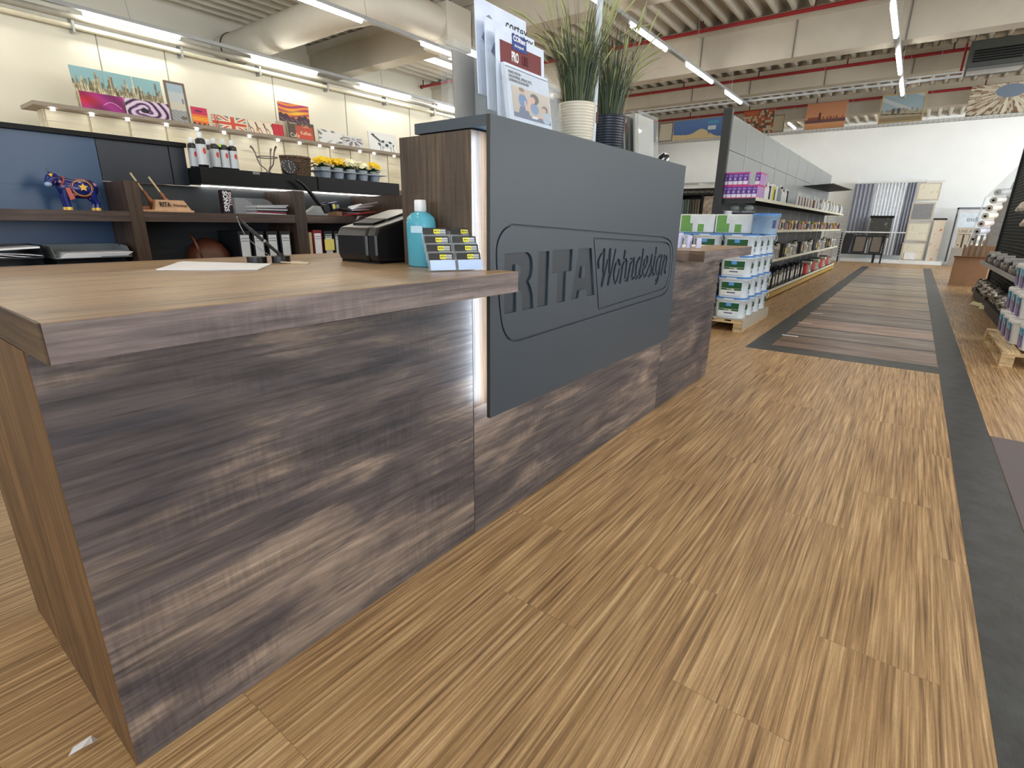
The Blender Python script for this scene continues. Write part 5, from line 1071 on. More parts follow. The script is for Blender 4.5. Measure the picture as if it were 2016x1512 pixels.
hung('canvas_print', 'blue sea and sandy beach picture left of the black shelf post', -6.10, 1.62, 4.045, 0.60, f_bea)
def f_dark(U, V): I = rgbf(U, (70, 92, 120)); over(I, V < .5, (96, 84, 60)); return I
hung('canvas_print', 'small dark landscape picture at the left end of the wire tray', -6.92, 0.20, 4.045, 0.62, f_dark, 8, 10)
o_ = hung('framed_picture', 'pale empty frame seen from behind at the left end of the wire tray', -6.66, 0.52, 4.045, 0.60, lambda U, V: rgbf(U, (214, 208, 188)), 6, 6, y=19.06, frame=mat('brown_frame', (124, 108, 96), 0.6))
def f_old(U, V):
    n = 14; cu, cv = np.floor(U*n+0.5*np.floor(V*9)), np.floor(V*9); h = hsh(cu+cv*17, 4); I = rgbf(U, (190, 170, 138)); I = np.where((h < .35)[..., None], np.array((168, 84, 52.)), I); I = np.where((h > .75)[..., None], np.array((96, 78, 64.)), I); I = np.where(((np.mod(U*n, 1) < .15) | (np.mod(V*9, 1) < .12))[..., None], I*0.7, I); over(I, (U < .5) & (V > .8), (176, 92, 54)); return I
hung('canvas_print', 'old town rooftops picture in terracotta and cream', -3.85, 0.92, 4.045, 0.68, f_old, 90, 60)
hung('framed_picture', 'small brown framed picture right of the rooftops', -2.98, 0.36, 4.045, 0.50, lambda U, V: rgbf(U, (172, 160, 130)), 6, 6, y=19.055, frame=mat('brown_frame', (124, 108, 96), 0.6))
def f_ora(U, V):
    I = rgbf(U, (206, 146, 104)); I += ((V-.5)[..., None]*np.array((-30, -26, -10.))); over(I, (V < .34) & (V > .24), (104, 74, 84)); over(I, (V < .38) & (V > .33), (150, 84, 66)); over(I, V < .14, (210, 150, 100)); over(I, (np.abs(U-.36) < .03) & (V < .62) & (V > .32), (96, 56, 48)); over(I, (V < .45) & (V > .36) & (hsh(np.floor(U*30), 2) > .5), (140, 82, 62)); return I
hung('canvas_print', 'orange sunset harbour picture with dark silhouettes', -2.05, 1.04, 4.045, 0.70, f_ora)
def f_ny(U, V):
    I = rgbf(U, (160, 184, 196)); I += ((V-.7)*-20)[..., None]; over(I, np.sin(U*6+V*9) > .8, (196, 204, 206))
    for L, (b, a, c) in enumerate(((.34, .16, (150, 146, 138)), (.30, .12, (176, 166, 140)))): h = b+a*hsh(np.floor(U*18), L+1); over(I, V < h, c)
    over(I, (V < .50) & (V > .3) & ((np.abs(U-.30) < .035) | (np.abs(U-.43) < .035)), (80, 86, 92)); over(I, (np.abs(V-.26+.08*(U-.5)) < .02), (92, 78, 66)); over(I, V < .16, (150, 134, 104)); return I
hung('framed_picture', 'big city and bridge picture in a light wooden frame under the LED tube', -0.20, 1.0, 4.045, 0.72, f_ny, 90, 60, frame=mat('light_wood_frame', (198, 172, 118), 0.6))
def f_zoom(U, V):
    a = np.arctan2(V-.75, U-.6); r = np.hypot(V-.75, U-.6); h = hsh(np.floor(a*22), 3); k = hsh(np.floor(a*22)+np.floor(r*9)*7, 5); I = rgbf(U, (206, 198, 176)); I = np.where((k < .35)[..., None], np.array((132, 104, 84.)), I); I = np.where((h > .8)[..., None], np.array((232, 226, 206.)), I); over(I, r < .22, (124, 142, 166)); return I
hung('canvas_print', 'radial skyscraper picture at the right end of the wire tray', 1.70, 1.3, 4.045, 0.70, f_zoom, 100, 60)
# ---------------------------------------------------------------- pallets and paint buckets
pine = wood('pine_pallet', 'y', (176, 146, 104), (206, 178, 134), (226, 202, 160), rough=0.7, off=2.0, saw=0.2)
pine_x = wood('pine_pallet_cross', 'x', (170, 140, 100), (202, 174, 130), (224, 198, 156), rough=0.7, off=5.0, saw=0.2)
def pallet(label, x0, y0, x1, y1, wrap=None):
    t = thing('pallet', label, 'pallet', ((x0+x1)/2, (y0+y1)/2, 0))
    n = 5; w_ = (x1-x0)/n
    for k in (0, 2, 4):
        xs = x0+(x1-x0-0.10)*k/4
        MB().box(xs, y0, 0.001, xs+0.10, y1, 0.022).build('bottom_board', pine, t)
        for yy in (y0, (y0+y1)/2-0.07, y1-0.14): MB().box(xs, yy, 0.022, xs+0.10, yy+0.14, 0.105).build('block', pine_x, t, bevel=0.002)
    for yy in (y0, (y0+y1)/2-0.06, y1-0.12): MB().box(x0, yy, 0.105, x1, yy+0.12, 0.125).build('cross_board', pine_x, t)
    for k in range(n): MB().box(x0+(x1-x0-0.13)*k/(n-1), y0, 0.125, x0+(x1-x0-0.13)*k/(n-1)+0.13, y1, 0.146).build('deck_board', pine, t)
    if wrap:
        m = MB(); m.box(x0-.004, y0-.004, 0.1465, x1+.004, y1+.004, 0.152); m.box(x1+.001, y0, 0.03, x1+.007, y1, 0.1465); m.build('cardboard_tray', wrap, t)
    return t
cb = NT('corrugated_edge'); wv = cb.n('ShaderNodeTexWave'); wv.inputs['Scale'].default_value = 7.0; wv.bands_direction = 'Y'; cb.link(cb.tc.outputs['Object'], wv.inputs[0])
cb.set(cb.mix(cb.math('MULTIPLY', wv.outputs['Fac'], 0.8), rgb(150, 138, 120), rgb(214, 208, 196)), 0.8)
pallet('wooden pallet with corrugated cardboard edge under the green-labelled buckets', -1.20, 6.68, -0.24, 8.12, cb.m)
pallet('plain pine pallet under the lilac-labelled buckets', 2.12, 6.64, 3.08, 8.12)
bwhite = mat('bucket_white', (226, 236, 244), 0.35, var=0.015); bblue = mat('bucket_lid_blue', (70, 132, 206), 0.35, var=0.03)
lgreen = mat('label_dark_green', (22, 84, 50), 0.5, var=0.05); lblue = mat('label_sky_blue', (92, 156, 224), 0.5); lcream = mat('label_cream', (224, 222, 206), 0.6); lpurp = mat('label_violet_bar', (52, 44, 100), 0.5)
BH = 0.265
def superel(r, sx, sy, z, n=40, p=0.62):
    out = []
    for k in range(n):
        a = 2*math.pi*k/n; ca, sa = math.cos(a), math.sin(a)
        out.append((r*sx*math.copysign(abs(ca)**p, ca), r*sy*math.copysign(abs(sa)**p, sa), z))
    return out
def loft(m, rings, mi=0, cap=True):
    n = len(rings[0]); vs = [p for r in rings for p in r]
    m.add(vs, [(i*n+k, i*n+(k+1) % n, (i+1)*n+(k+1) % n, (i+1)*n+k) for i in range(len(rings)-1) for k in range(n)], mi, True)
    if cap: m.add(rings[0], [tuple(range(n))[::-1]], mi); m.add(rings[-1], [tuple(range(n))], mi)
def green_bucket():
    t = thing('paint_bucket', 'x', 'bucket', (0, 0, 0), 'white paint buckets with green labels')
    m = MB(); loft(m, [superel(1, .165, .125, .001), superel(1, .180, .140, .215), superel(1, .186, .146, .216), superel(1, .186, .146, .232)]); m.build('bucket_body', bwhite, t)
    m = MB(); loft(m, [superel(1, .189, .149, .233), superel(1, .190, .150, .246), superel(1, .184, .144, .250), superel(1, .184, .144, .2495)]); ld_ = m.build('lid', bblue, t)
    m = MB(); m.box(-0.07, -.1515, .232, .05, -.1475, .243); m.build('lid_tab', bwhite, ld_)
    def lab(nm, x0, x1, z0, z1, mm, lift=.0):
        f = lambda x, z: (x, -(.125+.015*z/.215)*(1-abs(x/(.165+.015*z/.215))**(1/.62)*0.0)-.0012-lift, z)
        m = MB(); n = 8; m.add([f(x0+(x1-x0)*k/n, z) for z in (z0, z1) for k in range(n+1)], [(k, k+1, k+n+2, k+n+1) for k in range(n)]); return m.build(nm, mm, t)
    # the flat front of the bucket carries the label
    m = MB(); m.box(-0.118, -.1405, .03, .118, -.128, .198); m.build('label_field', bwhite, t)
    m = MB(); m.box(-0.118, -.1418, .092, .118, -.1406, .190); gl_ = m.build('green_label', lgreen, t)
    m = MB(); m.box(-0.035, -.1425, .150, .025, -.1419, .192); m.build('blue_badge', lblue, gl_)
    m = MB(); m.box(-0.116, -.1424, .112, .116, -.1419, .115); m.box(0.0, -.1424, .094, .035, -.1419, .108); m.build('label_stripes', lcream, gl_)
    m = MB(); m.box(-0.05, -.1416, .058, .052, -.1406, .070); m.build('violet_bar', lpurp, t)
    m = MB(); m.box(-0.112, -.1416, .040, -.068, -.1406, .076); m.build('text_block', lcream, t)
    text('lettering', 'PROFI', 0.022, lcream, gl_, (-0.055, -.1426, .096), (1, 0, 0), (0, 0, 1), ext=0.0002)
    # side label and handle (on the right side)
    m = MB(); m.box(.1735, -.045, .105, .1765, .045, .190); m.build('side_label', lgreen, t)
    m = MB(); m.box(.1720, -.012, .050, .1750, .012, .085); m.build('side_print', mat('label_grey', (130, 134, 138), 0.6), t)
    m = MB(); m.tube([(.186, .085, .215), (.196, .07, .175), (.198, .0, .150), (.196, -.07, .175), (.186, -.085, .215)], 0.003, 6); m.build('handle', bwhite, t)
    return t
gb0 = green_bucket(); used = [False]
def put_green(x, y, z, label):
    if not used[0]: used[0] = True; gb0.location = (x, y, z); gb0['label'] = label; return gb0
    return dup(gb0, (x, y, z), label)
tier = ['bottom', 'second', 'third', 'top']; colw = ['right', 'middle', 'left']; roww = ['front', 'second', 'third', 'rear']
for k in range(4):
    z = 0.153+k*0.2505+0.014*k
    for c in range(3):
        for r in range(4):
            if not (c == 0 or (r == 0) or k == 3): continue
            put_green(-0.435-0.385*c+0.0*k, 6.88+r*0.345, 0.1535+k*0.2515, 'green-labelled white bucket, %s tier, %s row of the pallet, %s column' % (tier[k], roww[r], colw[c]))
# translucent round bucket and green carton on top of the stack
ZT4 = 0.1535+4*0.2515+.001
t = thing('clear_bucket', 'translucent pale blue round bucket with blue lid on top of the bucket stack', 'bucket', (-0.20-.0, 7.30, ZT4))
tb = NT('translucent_blue_plastic'); tb.set(tb.ramp(tb.noise(tb.mapv((1, 1, 1)), 4.0), [(0.3, rgb(150, 182, 214)), (0.7, rgb(176, 204, 230))]), 0.3, Transmission_Weight=0.3, IOR=1.2)
bx, by = -0.255, 7.22
MB().lathe([(0.135, 0.001), (0.150, 0.200), (0.158, 0.203), (0.158, 0.216)], (bx, by, ZT4), 40).build('bucket_body', tb.m, t)
MB().lathe([(0.160, 0.217), (0.162, 0.232), (0.150, 0.240)], (bx, by, ZT4), 40).build('lid', bblue, t)
MB().tube([(bx-.158, by, ZT4+.2), (bx-.12, by-.11, ZT4+.15), (bx+.0, by-.16, ZT4+.11), (bx+.10, by-.125, ZT4+.175), (bx+.156, by-.02, ZT4+.2)], 0.003, 6).build('handle', tb.m, t)
a0 = math.radians(-38); m = MB(); m.add([((0.1505+.004*z/.2)*math.cos(a0+q)+bx, (0.1505+.004*z/.2)*math.sin(a0+q)+by, ZT4+z) for z in (0.07, 0.16) for q in (-.12, 0, .12)], [(0, 1, 4, 3), (1, 2, 5, 4)]); m.build('label', lpurp, t)
gl = mat('carton_leaf_green', (112, 164, 82), 0.5); gcart = mat('carton_white', (226, 230, 228), 0.5)
for i, (x0, w_) in enumerate(((-1.36, 0.46), (-0.885, 0.46))):
    t = thing('green_white_box', 'white box with green bars on the bucket stack, %s' % ('left one' if i == 0 else 'right one by the black post'), 'box', (x0+w_/2, 7.45, ZT4))
    MB().box(x0, 7.30, ZT4, x0+w_, 7.62, ZT4+.235).build('box_body', gcart, t, bevel=0.012)
    for a_, b_, h_ in ((.02, .14, .222), (.142, .18, .12), (.25, .33, .11)): MB().box(x0+a_, 7.298, ZT4+.012, x0+b_, 7.30, ZT4+h_).build('green_print', gl, t)
# lilac-labelled tubs on the right pallet
def f_lilac(U, V):
    I = rgbf(U, (150, 134, 190)); s_ = V > .62; I[s_] = (np.array((120, 178, 214))+((V[..., None]-.62)*np.array((-130, 0, 20.))))[s_]; over(I, (V > .56) & (V < .64) & (V < .60+.05*np.sin(U*3.1)), (34, 42, 84))
    over(I, ((U-.62)/.20)**2+((V-.70)/.11)**2 < 1, (236, 240, 244)); over(I, (((U-.62)/.13)**2+((V-.70)/.07)**2 < 1) & ~((np.abs(V-.695) < .015)), (60, 90, 140)); over(I, (U > .74) & (V > .66) & (V < .69) & (U < .84), (110, 150, 190))
    over(I, (np.abs(U-.5) < .12) & (np.abs(V-.48) < .05), (104, 96, 160)); over(I, (np.abs(U-.3) < .12) & (np.abs(V-.2) < .012), (104, 96, 160)); over(I, (np.abs(U-.7) < .12) & (np.abs(V-.12) < .012), (104, 96, 160)); return I
tubw = mat('tub_white', (238, 238, 238), 0.35, var=0.01)
TH = 0.262; first = [None]
def tub(x, y, z, label, rz=0.0):
    if first[0] is None:
        t = thing('paint_tub', label, 'tub', (0, 0, 0), 'white tubs with lilac labels')
        m = MB(); loft(m, [superel(1, .130, .115, .001, p=.7), superel(1, .150, .135, .215, p=.7)]); m.build('tub_body', tubw, t)
        m = MB(); loft(m, [superel(1, .158, .143, .205, p=.7), superel(1, .162, .147, .215, p=.7), superel(1, .162, .147, .240, p=.7), superel(1, .152, .137, .250, p=.7), superel(1, .150, .135, .2495, p=.7)]); m.build('lid', tubw, t)
        m = MB(); m.tube([(-.02, -.142, .205), (-.015, -.150, .165), (.03, -.150, .15), (.09, -.138, .165), (.11, -.13, .205)], 0.0035, 6); m.build('handle', tubw, t)
        o_ = Vector((-.1345, .085, .02)); lb = paint('label', t, (-.1375, .085, .018), (0, -1, 0), (-.083, 0, 1), 0.17, 0.185, 26, 34, f_lilac)
        first[0] = t; t.location = (x, y, z); return t
    return dup(first[0], (x, y, z), label)
tr = ['bottom', 'second', 'third', 'fourth']
for k in range(4):
    zz = 0.148+k*0.2515; off = 0.03*k
    for r in range(4):
        for c in range(2):
            if k == 3 and r == 3 or (c == 1 and r > 0): continue
            tub(2.335+off*0.6+c*0.34+(0.05 if r == 0 and k < 3 else 0), 6.86+r*0.345+off, zz, 'white tub with lilac label, %s tier, %s from the front, %s column' % (tr[k], ORD[r], ('aisle-side', 'inner')[c]))
# ---------------------------------------------------------------- left gondola (paint shelves)
gd = thing('shop_gondola', 'long black shop gondola of paint supplies running down the aisle', 'shelving', (-0.9, 13.8, 0))
MB().box(-1.20, 8.12, 0.0, -1.08, 8.20, 2.80).build('end_post', blackmetal, gd, bevel=0.004)
perf = NT('perforated_grey_panel'); vo = perf.n('ShaderNodeTexVoronoi'); vo.inputs['Scale'].default_value = 28.0; vo.inputs['Randomness'].default_value = 0.0; perf.link(perf.tc.outputs['Object'], vo.inputs[0])
perf.set(perf.mix(perf.ramp(vo.outputs['Distance'], [(0.22, 0.0), (0.30, 1.0)]), rgb(104, 108, 108), rgb(140, 144, 144)), 0.32, 0.55)
ys = [8.20, 9.25, 10.4, 11.5, 12.65, 13.78, 14.92, 16.15, 17.25, 18.4, 19.4]
for i in range(10):
    MB().box(-1.145, ys[i]+.01, 2.30, -1.125, ys[i+1]-.01, 2.75).build('upper_panel', perf.m, gd); MB().box(-1.145, ys[i]+.01, 1.66, -1.125, ys[i+1]-.01, 2.29).build('lower_panel', perf.m, gd)
    MB().box(-1.145, ys[i]+.01, 0.1, -1.125, ys[i+1]-.01, 1.60).build('black_panel', blackmetal, gd)
    if i: MB().box(-1.16, ys[i]-.01, 0.0, -1.12, ys[i]+.01, 2.76).build('upright', mat('light_upright', (190, 194, 194), 0.4, 0.3), gd)
rail_m = mat('cream_price_rail', (226, 222, 200), 0.5)
for zz, nm in ((1.63, 'a'), (1.19, 'b'), (0.70, 'c'), (0.17, 'd')):
    for i in range(10):
        sh_ = MB().box(-1.12, ys[i]+.003, zz-.03, -0.640, ys[i+1]-.003, zz).build('shelf', blackmetal, gd); MB().box(-0.640, ys[i]+.006, zz-.035, -0.628, ys[i+1]-.006, zz+.012).build('price_rail', rail_m, sh_)
MB().box(-1.10, 8.2, 0.03, -0.66, 19.4, 0.135).build('plinth', blackmetal, gd)
MB().box(-0.66, 8.2, 0.03, -0.632, 19.4, 0.115).build('yellow_kick_rail', mat('mustard_kick_rail', (190, 152, 62), 0.5), gd)
MB().box(-1.12, 8.21, 1.56, -0.64, 8.215, 1.60).build('shelf_end', blackmetal, gd)
# purple cartons
def f_cart(U, V):
    I = rgbf(U, (92, 52, 142)); over(I, V > .88, (196, 62, 142)); over(I, V < .06, (214, 70, 130)); over(I, (V > .08) & (V < .34) & (U > .08) & (U < .92), (228, 222, 240)); over(I, (V > .66) & (V < .82) & (U > .12) & (U < .88), (150, 120, 200)); over(I, (np.abs(V-.5) < .09) & (np.mod(U*4, 1) < .5) & (U > .2) & (U < .8), (214, 204, 236)); return I
def f_cart2(U, V): I = rgbf(U, (176, 150, 214)); over(I, U < .2, (206, 70, 150)); over(I, (U > .4) & (U < .7), (206, 190, 232)); over(I, V < .06, (214, 70, 130)); over(I, V > .93, (214, 70, 130)); return I
fc = [None]
def carton(x, y, z, label):
    if fc[0] is None:
        t = thing('purple_carton', label, 'carton', (0, 0, 0), 'purple filler cartons on the top shelf'); MB().box(-.033, -.045, .0005, .033, .045, .172).build('carton_body', mat('carton_magenta', (206, 76, 150), 0.5), t)
        paint('front_print', t, (-.033, -.0460, .0005), (1, 0, 0), (0, 0, 1), .066, .171, 12, 24, f_cart); paint('side_print', t, (.0340, -.045, .0005), (0, 1, 0), (0, 0, 1), .09, .171, 10, 16, f_cart2); fc[0] = t; t.location = (x, y, z); return t
    return dup(fc[0], (x, y, z), label)
for k in range(2):
    for c in range(7):
        for r in range(5):
            if c < 6 and r > 0: continue
            if k == 1 and c >= 5 and r < 1: continue
            carton(-1.083+c*0.0685, 8.262+r*0.094, 1.631+k*0.174, 'purple and white carton, %s layer, %s column from the black post, %s deep' % (('lower', 'upper')[k], ORD[c], ORD[r]))
for c in range(2): carton(-0.74+c*0.07-.0, 8.40+.0, 1.631+.174*2-.174+.0, 'purple carton set back on the upper layer, %s of two' % ('left', 'right')[c]) if False else None
# generic shelf goods --------------------------------------------------
def bottle(col, capc, r=0.035, h=0.22):
    t = thing('bottle', 'x', 'bottle', (0, 0, 0)); MB().lathe([(r*.95, .001), (r, .01), (r, h*.68), (r*.45, h*.82), (r*.36, h*.86)], (0, 0, 0), 16, sx=.8).build('bottle_body', col, t); MB().lathe([(r*.42, h*.86), (r*.42, h)], (0, 0, 0), 12).build('cap', capc, t); return t
def canister(col, capc, r=0.045, h=0.2):
    t = thing('canister', 'x', 'canister', (0, 0, 0)); MB().lathe([(r, .001), (r, h*.9)], (0, 0, 0), 18).build('canister_body', col, t); MB().lathe([(r*1.05, h*.9), (r*1.05, h)], (0, 0, 0), 18).build('lid', capc, t); return t
def cartridge(col, capc, r=0.025, h=0.27):
    t = thing('cartridge', 'x', 'cartridge', (0, 0, 0)); MB().lathe([(r, .001), (r, h*.62), (r*.5, h*.68)], (0, 0, 0), 12).build('tube', col, t); MB().lathe([(r*.4, h*.68), (r*.12, h)], (0, 0, 0), 10).build('nozzle', capc, t); return t
def packet(col, lab_, w_=0.08, d=0.05, h=0.15):
    t = thing('packet', 'x', 'packet', (0, 0, 0)); MB().box(-d/2, -w_/2, .001, d/2, w_/2, h).build('packet_body', col, t, bevel=0.002); MB().box(d/2, -w_*.4, h*.2, d/2+.001, w_*.4, h*.7).build('front_label', lab_, t); MB().box(-d*.4, -w_/2-.001, h*.2, d*.4, -w_/2, h*.7).build('side_label', lab_, t); return t
def jug(col, lab_, w_=0.12, d=0.2, h=0.26):
    t = thing('jerrycan', 'x', 'canister', (0, 0, 0)); m = MB(); m.prism([(-w_/2, .001), (w_/2, .001), (w_/2, h*.72), (w_*.2, h*.88), (-w_*.45, h*.86), (-w_/2, h*.8)], -d/2, d/2, axis='x'); m.build('can_body', col, t, bevel=0.006)
    m = MB(); m.tube([(0, -w_*.3, h*.86), (0, -w_*.2, h*1.0), (0, w_*.1, h*1.0), (0, w_*.2, h*.84)], .008, 6); m.build('handle', col, t); MB().box(d/2, -w_*.32, h*.2, d/2+.002, w_*.32, h*.62).build('label', lab_, t); return t
C_ = lambda n, c: mat(n, c, 0.45)
wh, gy, yl, rdm, brn, teal, drk = C_('goods_white', (228, 230, 232)), C_('goods_grey', (150, 152, 152)), C_('goods_yellow', (222, 206, 56)), C_('goods_red', (150, 40, 34)), C_('goods_brown', (122, 78, 44)), C_('goods_teal', (110, 150, 146)), C_('goods_black', (26, 26, 28))
maroon, orange, cream_, dkred, beige = C_('goods_maroon', (92, 36, 40)), C_('goods_orange', (214, 120, 40)), C_('goods_cream', (222, 214, 190)), C_('goods_darkred', (120, 30, 40)), C_('goods_beige', (196, 180, 156))
def shelf_run(kinds, z, y0, y1, x, pitch, group, where):
    protos = {}; y = y0; i = 0; random.seed(int(z*100))
    while y < y1 and i < 40:
        kd = kinds[i % len(kinds)] if callable(kinds) is False else kinds(i)
        nm, fn, dy = kd; lbl = '%s %s, %s from the counter' % (nm, where, ORD[i] if i < len(ORD) else str(i))
        if nm not in protos: t = fn(); t.location = (x, y, z+.001); t['label'] = lbl; t['group'] = group; protos[nm] = t
        else: dup(protos[nm], (x+random.uniform(-.02, .01), y, z+.001), lbl)
        y += dy*pitch*(1+0.02*i); i += 1
A = [('white cleaner bottle with dark cap', lambda: bottle(wh, drk, .045, .26), .10), ('white bottle with red cap', lambda: bottle(wh, rdm, .045, .22), .10), ('tall white bottle', lambda: bottle(wh, wh, .040, .26), .09), ('black and white cylinder', lambda: canister(drk, wh, .030, .24), .08), ('white cylinder', lambda: canister(wh, wh, .032, .25), .08), ('yellow canister with white lid', lambda: canister(yl, wh, .036, .25), .085), ('dark green bottle', lambda: bottle(drk, wh, .035, .25), .08), ('white canister', lambda: canister(wh, wh, .035, .24), .08), ('teal bottle with clear neck', lambda: bottle(teal, wh, .045, .24), .11), ('translucent white funnel bottle', lambda: bottle(gy, wh, .05, .28), .12)]
shelf_run(A, 1.63, 8.82, 10.75, -0.70, 1.35, 'bottles on the top shelf', 'on the top shelf')
B_ = [('white sealant cartridge', lambda: cartridge(wh, wh), .09), ('brown sealant cartridge', lambda: cartridge(brn, wh), .09), ('grey sealant cartridge', lambda: cartridge(gy, wh), .09)]
shelf_run(B_, 1.63, 11.6, 14.5, -0.68, 1.2, 'sealant cartridges on the top shelf', 'on the top shelf under the perforated panels')
C2 = [('grey packet', lambda: packet(gy, wh, .14, .1, .22), .18), ('light packet', lambda: packet(cream_, gy, .14, .1, .26), .18), ('white canister', lambda: canister(wh, gy, .06, .22), .16)]
shelf_run(C2, 1.63, 14.7, 19.2, -0.70, 1.2, 'packets on the far top shelf', 'far down the top shelf')
D_ = [('yellow packet', lambda: packet(yl, drk, .10, .08, .17), .13), ('red packet', lambda: packet(C_('goods_bright_red', (196, 62, 40)), wh, .10, .08, .17), .13), ('black bottle', lambda: bottle(drk, drk, .04, .17), .12), ('white packet with dark print', lambda: packet(cream_, drk, .12, .08, .18), .14), ('maroon packet', lambda: packet(maroon, dkred, .14, .08, .17), .17), ('clear jar with grey lid', lambda: canister(gy, drk, .05, .14), .13), ('dark red box', lambda: packet(dkred, orange, .16, .1, .14), .20)]
shelf_run(D_, 1.19, 10.15, 19.2, -0.70, 1.15, 'goods on the second shelf', 'on the second shelf')
E_ = [('beige packet with green edge', lambda: packet(cream_, C_('goods_lime', (150, 170, 60)), .18, .14, .16), .22), ('clear plastic tub', lambda: canister(gy, wh, .10, .20), .24), ('brown paper bag', lambda: packet(beige, brn, .18, .14, .22), .22), ('cream cylinder', lambda: canister(cream_, drk, .035, .28), .12), ('black paint can', lambda: canister(drk, drk, .09, .24), .22), ('black can with yellow label', lambda: packet(drk, yl, .18, .16, .24), .24), ('pale packet with mauve print', lambda: packet(C_('goods_pale', (214, 206, 200)), C_('goods_mauve', (150, 106, 116)), .2, .16, .24), .26)]
shelf_run(E_, 0.70, 10.15, 19.2, -0.76, 1.1, 'goods on the third shelf', 'on the third shelf')
F_ = [('black jerrycan with white label', lambda: jug(drk, wh, .20, .22, .33), .24), ('black jerrycan with cream label', lambda: jug(drk, cream_, .22, .22, .36), .26)]
shelf_run(F_, 0.17, 8.95, 13.8, -0.78, 1.0, 'black jerrycans on the bottom shelf', 'on the bottom shelf')
G_ = [('red tub', lambda: canister(C_('goods_bright_red', (196, 62, 40)), rdm, .12, .24), .30), ('grey tub with dark lid', lambda: canister(gy, drk, .12, .22), .28), ('cream box', lambda: packet(cream_, rdm, .26, .2, .26), .32), ('dark box with red label', lambda: packet(drk, rdm, .24, .2, .28), .3)]
shelf_run(G_, 0.17, 14.5, 19.0, -0.80, 1.0, 'tubs at the far end of the bottom shelf', 'far along the bottom shelf')
# white tubs with red wave at the near end, second shelf
def wave_tub(x, y, z, label, first=[None]):
    if first[0] is None:
        t = thing('filler_tub', label, 'tub', (0, 0, 0), 'white filler tubs with red swoosh'); MB().lathe([(.052, .001), (.060, .118)], (0, 0, 0), 24).build('tub_body', wh, t); MB().lathe([(.064, .116), (.064, .134)], (0, 0, 0), 24).build('lid', wh, t)
        m = MB(); P = lambda q, z_: ((.0535+.008*z_/.118)*math.cos(q), (.0535+.008*z_/.118)*math.sin(q)-.0008, z_)
        m.add([P(-2.1, .02), P(-1.7, .03), P(-1.45, .08), P(-1.2, .10), P(-1.3, .07), P(-1.6, .015)], [(0, 1, 5), (1, 2, 4, 5), (2, 3, 4)]); m.build('red_swoosh', rdm, t); first[0] = t; t.location = (x, y, z); return t
    return dup(first[0], (x, y, z), label)
for i in range(3): wave_tub(-1.02+i*0.135, 8.30, 1.192, 'white tub with red swoosh, lower layer near the post, %s from the post' % ORD[i])
wave_tub(-1.02, 8.30, 1.327, 'white tub with red swoosh, upper layer right beside the post')
t = thing('dark_box', 'dark box with white half circles behind the swoosh tubs', 'box', (-0.82, 8.46, 1.19)); MB().box(-0.97, 8.40, 1.192, -0.66, 8.55, 1.44).build('box_body', C_('goods_indigo', (34, 26, 52)), t)
m = MB()
for k in range(3): m.add([(-0.885+k*0.085+.022*math.cos(a), 8.3985, 1.375+.022*math.sin(a)) for a in [j*math.pi/8 for j in range(9)]], [tuple(range(9))])
m.build('half_circle_print', wh, t)
for i in range(2): 
    t = thing('plastic_bag_pack', 'clear plastic wrapped pack above the swoosh tubs, %s one' % ('left', 'right')[i], 'pack', (-0.98+i*0.2, 8.45, 1.44)); MB().ball((-0.98+i*0.2, 8.50, 1.505), .07, .05, .045).build('wrapped_pack', glassy('clear_film', (190, 200, 196), 0.5, 0.2), t) ; MB().box(-1.05+i*0.2, 8.40, 1.442, -0.91+i*0.2, 8.56, 1.46).build('tray', gy, t)
# black fan of samples sticking out above the top shelf
t = thing('sample_fan', 'black fan of sample flaps sticking out over the far top shelf', 'display', (-0.95, 16.5, 2.2))
for k in range(8):
    y0 = 14.8+k*0.55; m = MB(); m.frame((-1.12, y0, 2.18+.012*k), (0, 1, 0.02), (1, 0, 0.06), (0, 0, 1), 0.50, 0.62, 0.012); m.build('flap', blackm, t)
# ---------------------------------------------------------------- things seen behind the counter, left of the gondola
t = thing('book_cabinet', 'black sample cabinet with small lettering over its shelves', 'cabinet', (-2.7, 12.2, 0))
MB().box(-3.2, 12.0, 0, -3.14, 12.5, 2.0).box(-2.62, 12.02, 0, -2.58, 12.5, 1.88).box(-2.3, 12.0, 0, -2.24, 12.5, 2.0).box(-3.14, 12.46, 0, -2.3, 12.5, 2.0).box(-3.14, 12.02, 1.2, -2.3, 12.46, 1.23).build('carcass', blackm, t)
MB().box(-3.24, 11.98, 1.88, -2.2, 12.5, 2.02).build('sign_board', blackm, t)
text('lettering', 'METROPOLITAN STYLE', 0.062, mat('dim_gold_letter', (150, 146, 130), 0.5), t, (-3.02, 11.978, 1.925), (1, 0, 0), (0, 0, 1), sx=1.0)
MB().box(-2.575, 12.03, 1.25, -2.32, 12.06, 1.86).build('stone_sample', (lambda n: (n.set(n.ramp(n.noise(n.mapv((1, 1, 1)), 14.0, 5.0, 0.7), [(0.35, rgb(120, 108, 98)), (0.65, rgb(206, 194, 180))]), 0.7), n.m)[1])(NT('speckled_stone_sample')), t)
for i, c in enumerate([(96, 50, 48), (96, 110, 106), (60, 84, 80), (88, 96, 92), (40, 40, 38), (66, 62, 52), (84, 76, 44), (98, 92, 80)]):
    o = MB().box(-3.11+i*0.058, 12.06, 1.231, -3.065+i*0.058, 12.3, 1.80); tag(o.build('sample_book', C_('book_%d' % i, c)), 'sample book standing in the black cabinet, %s from the left' % ORD[i], 'book', 'sample books in the black cabinet')
t = thing('grey_side_board', 'narrow grey sample board standing left of the black cabinet', 'board', (-3.36, 12.1, 0)); MB().box(-3.42, 12.1, 0, -3.30, 12.13, 1.85).build('board', C_('board_grey', (176, 180, 182)), t)
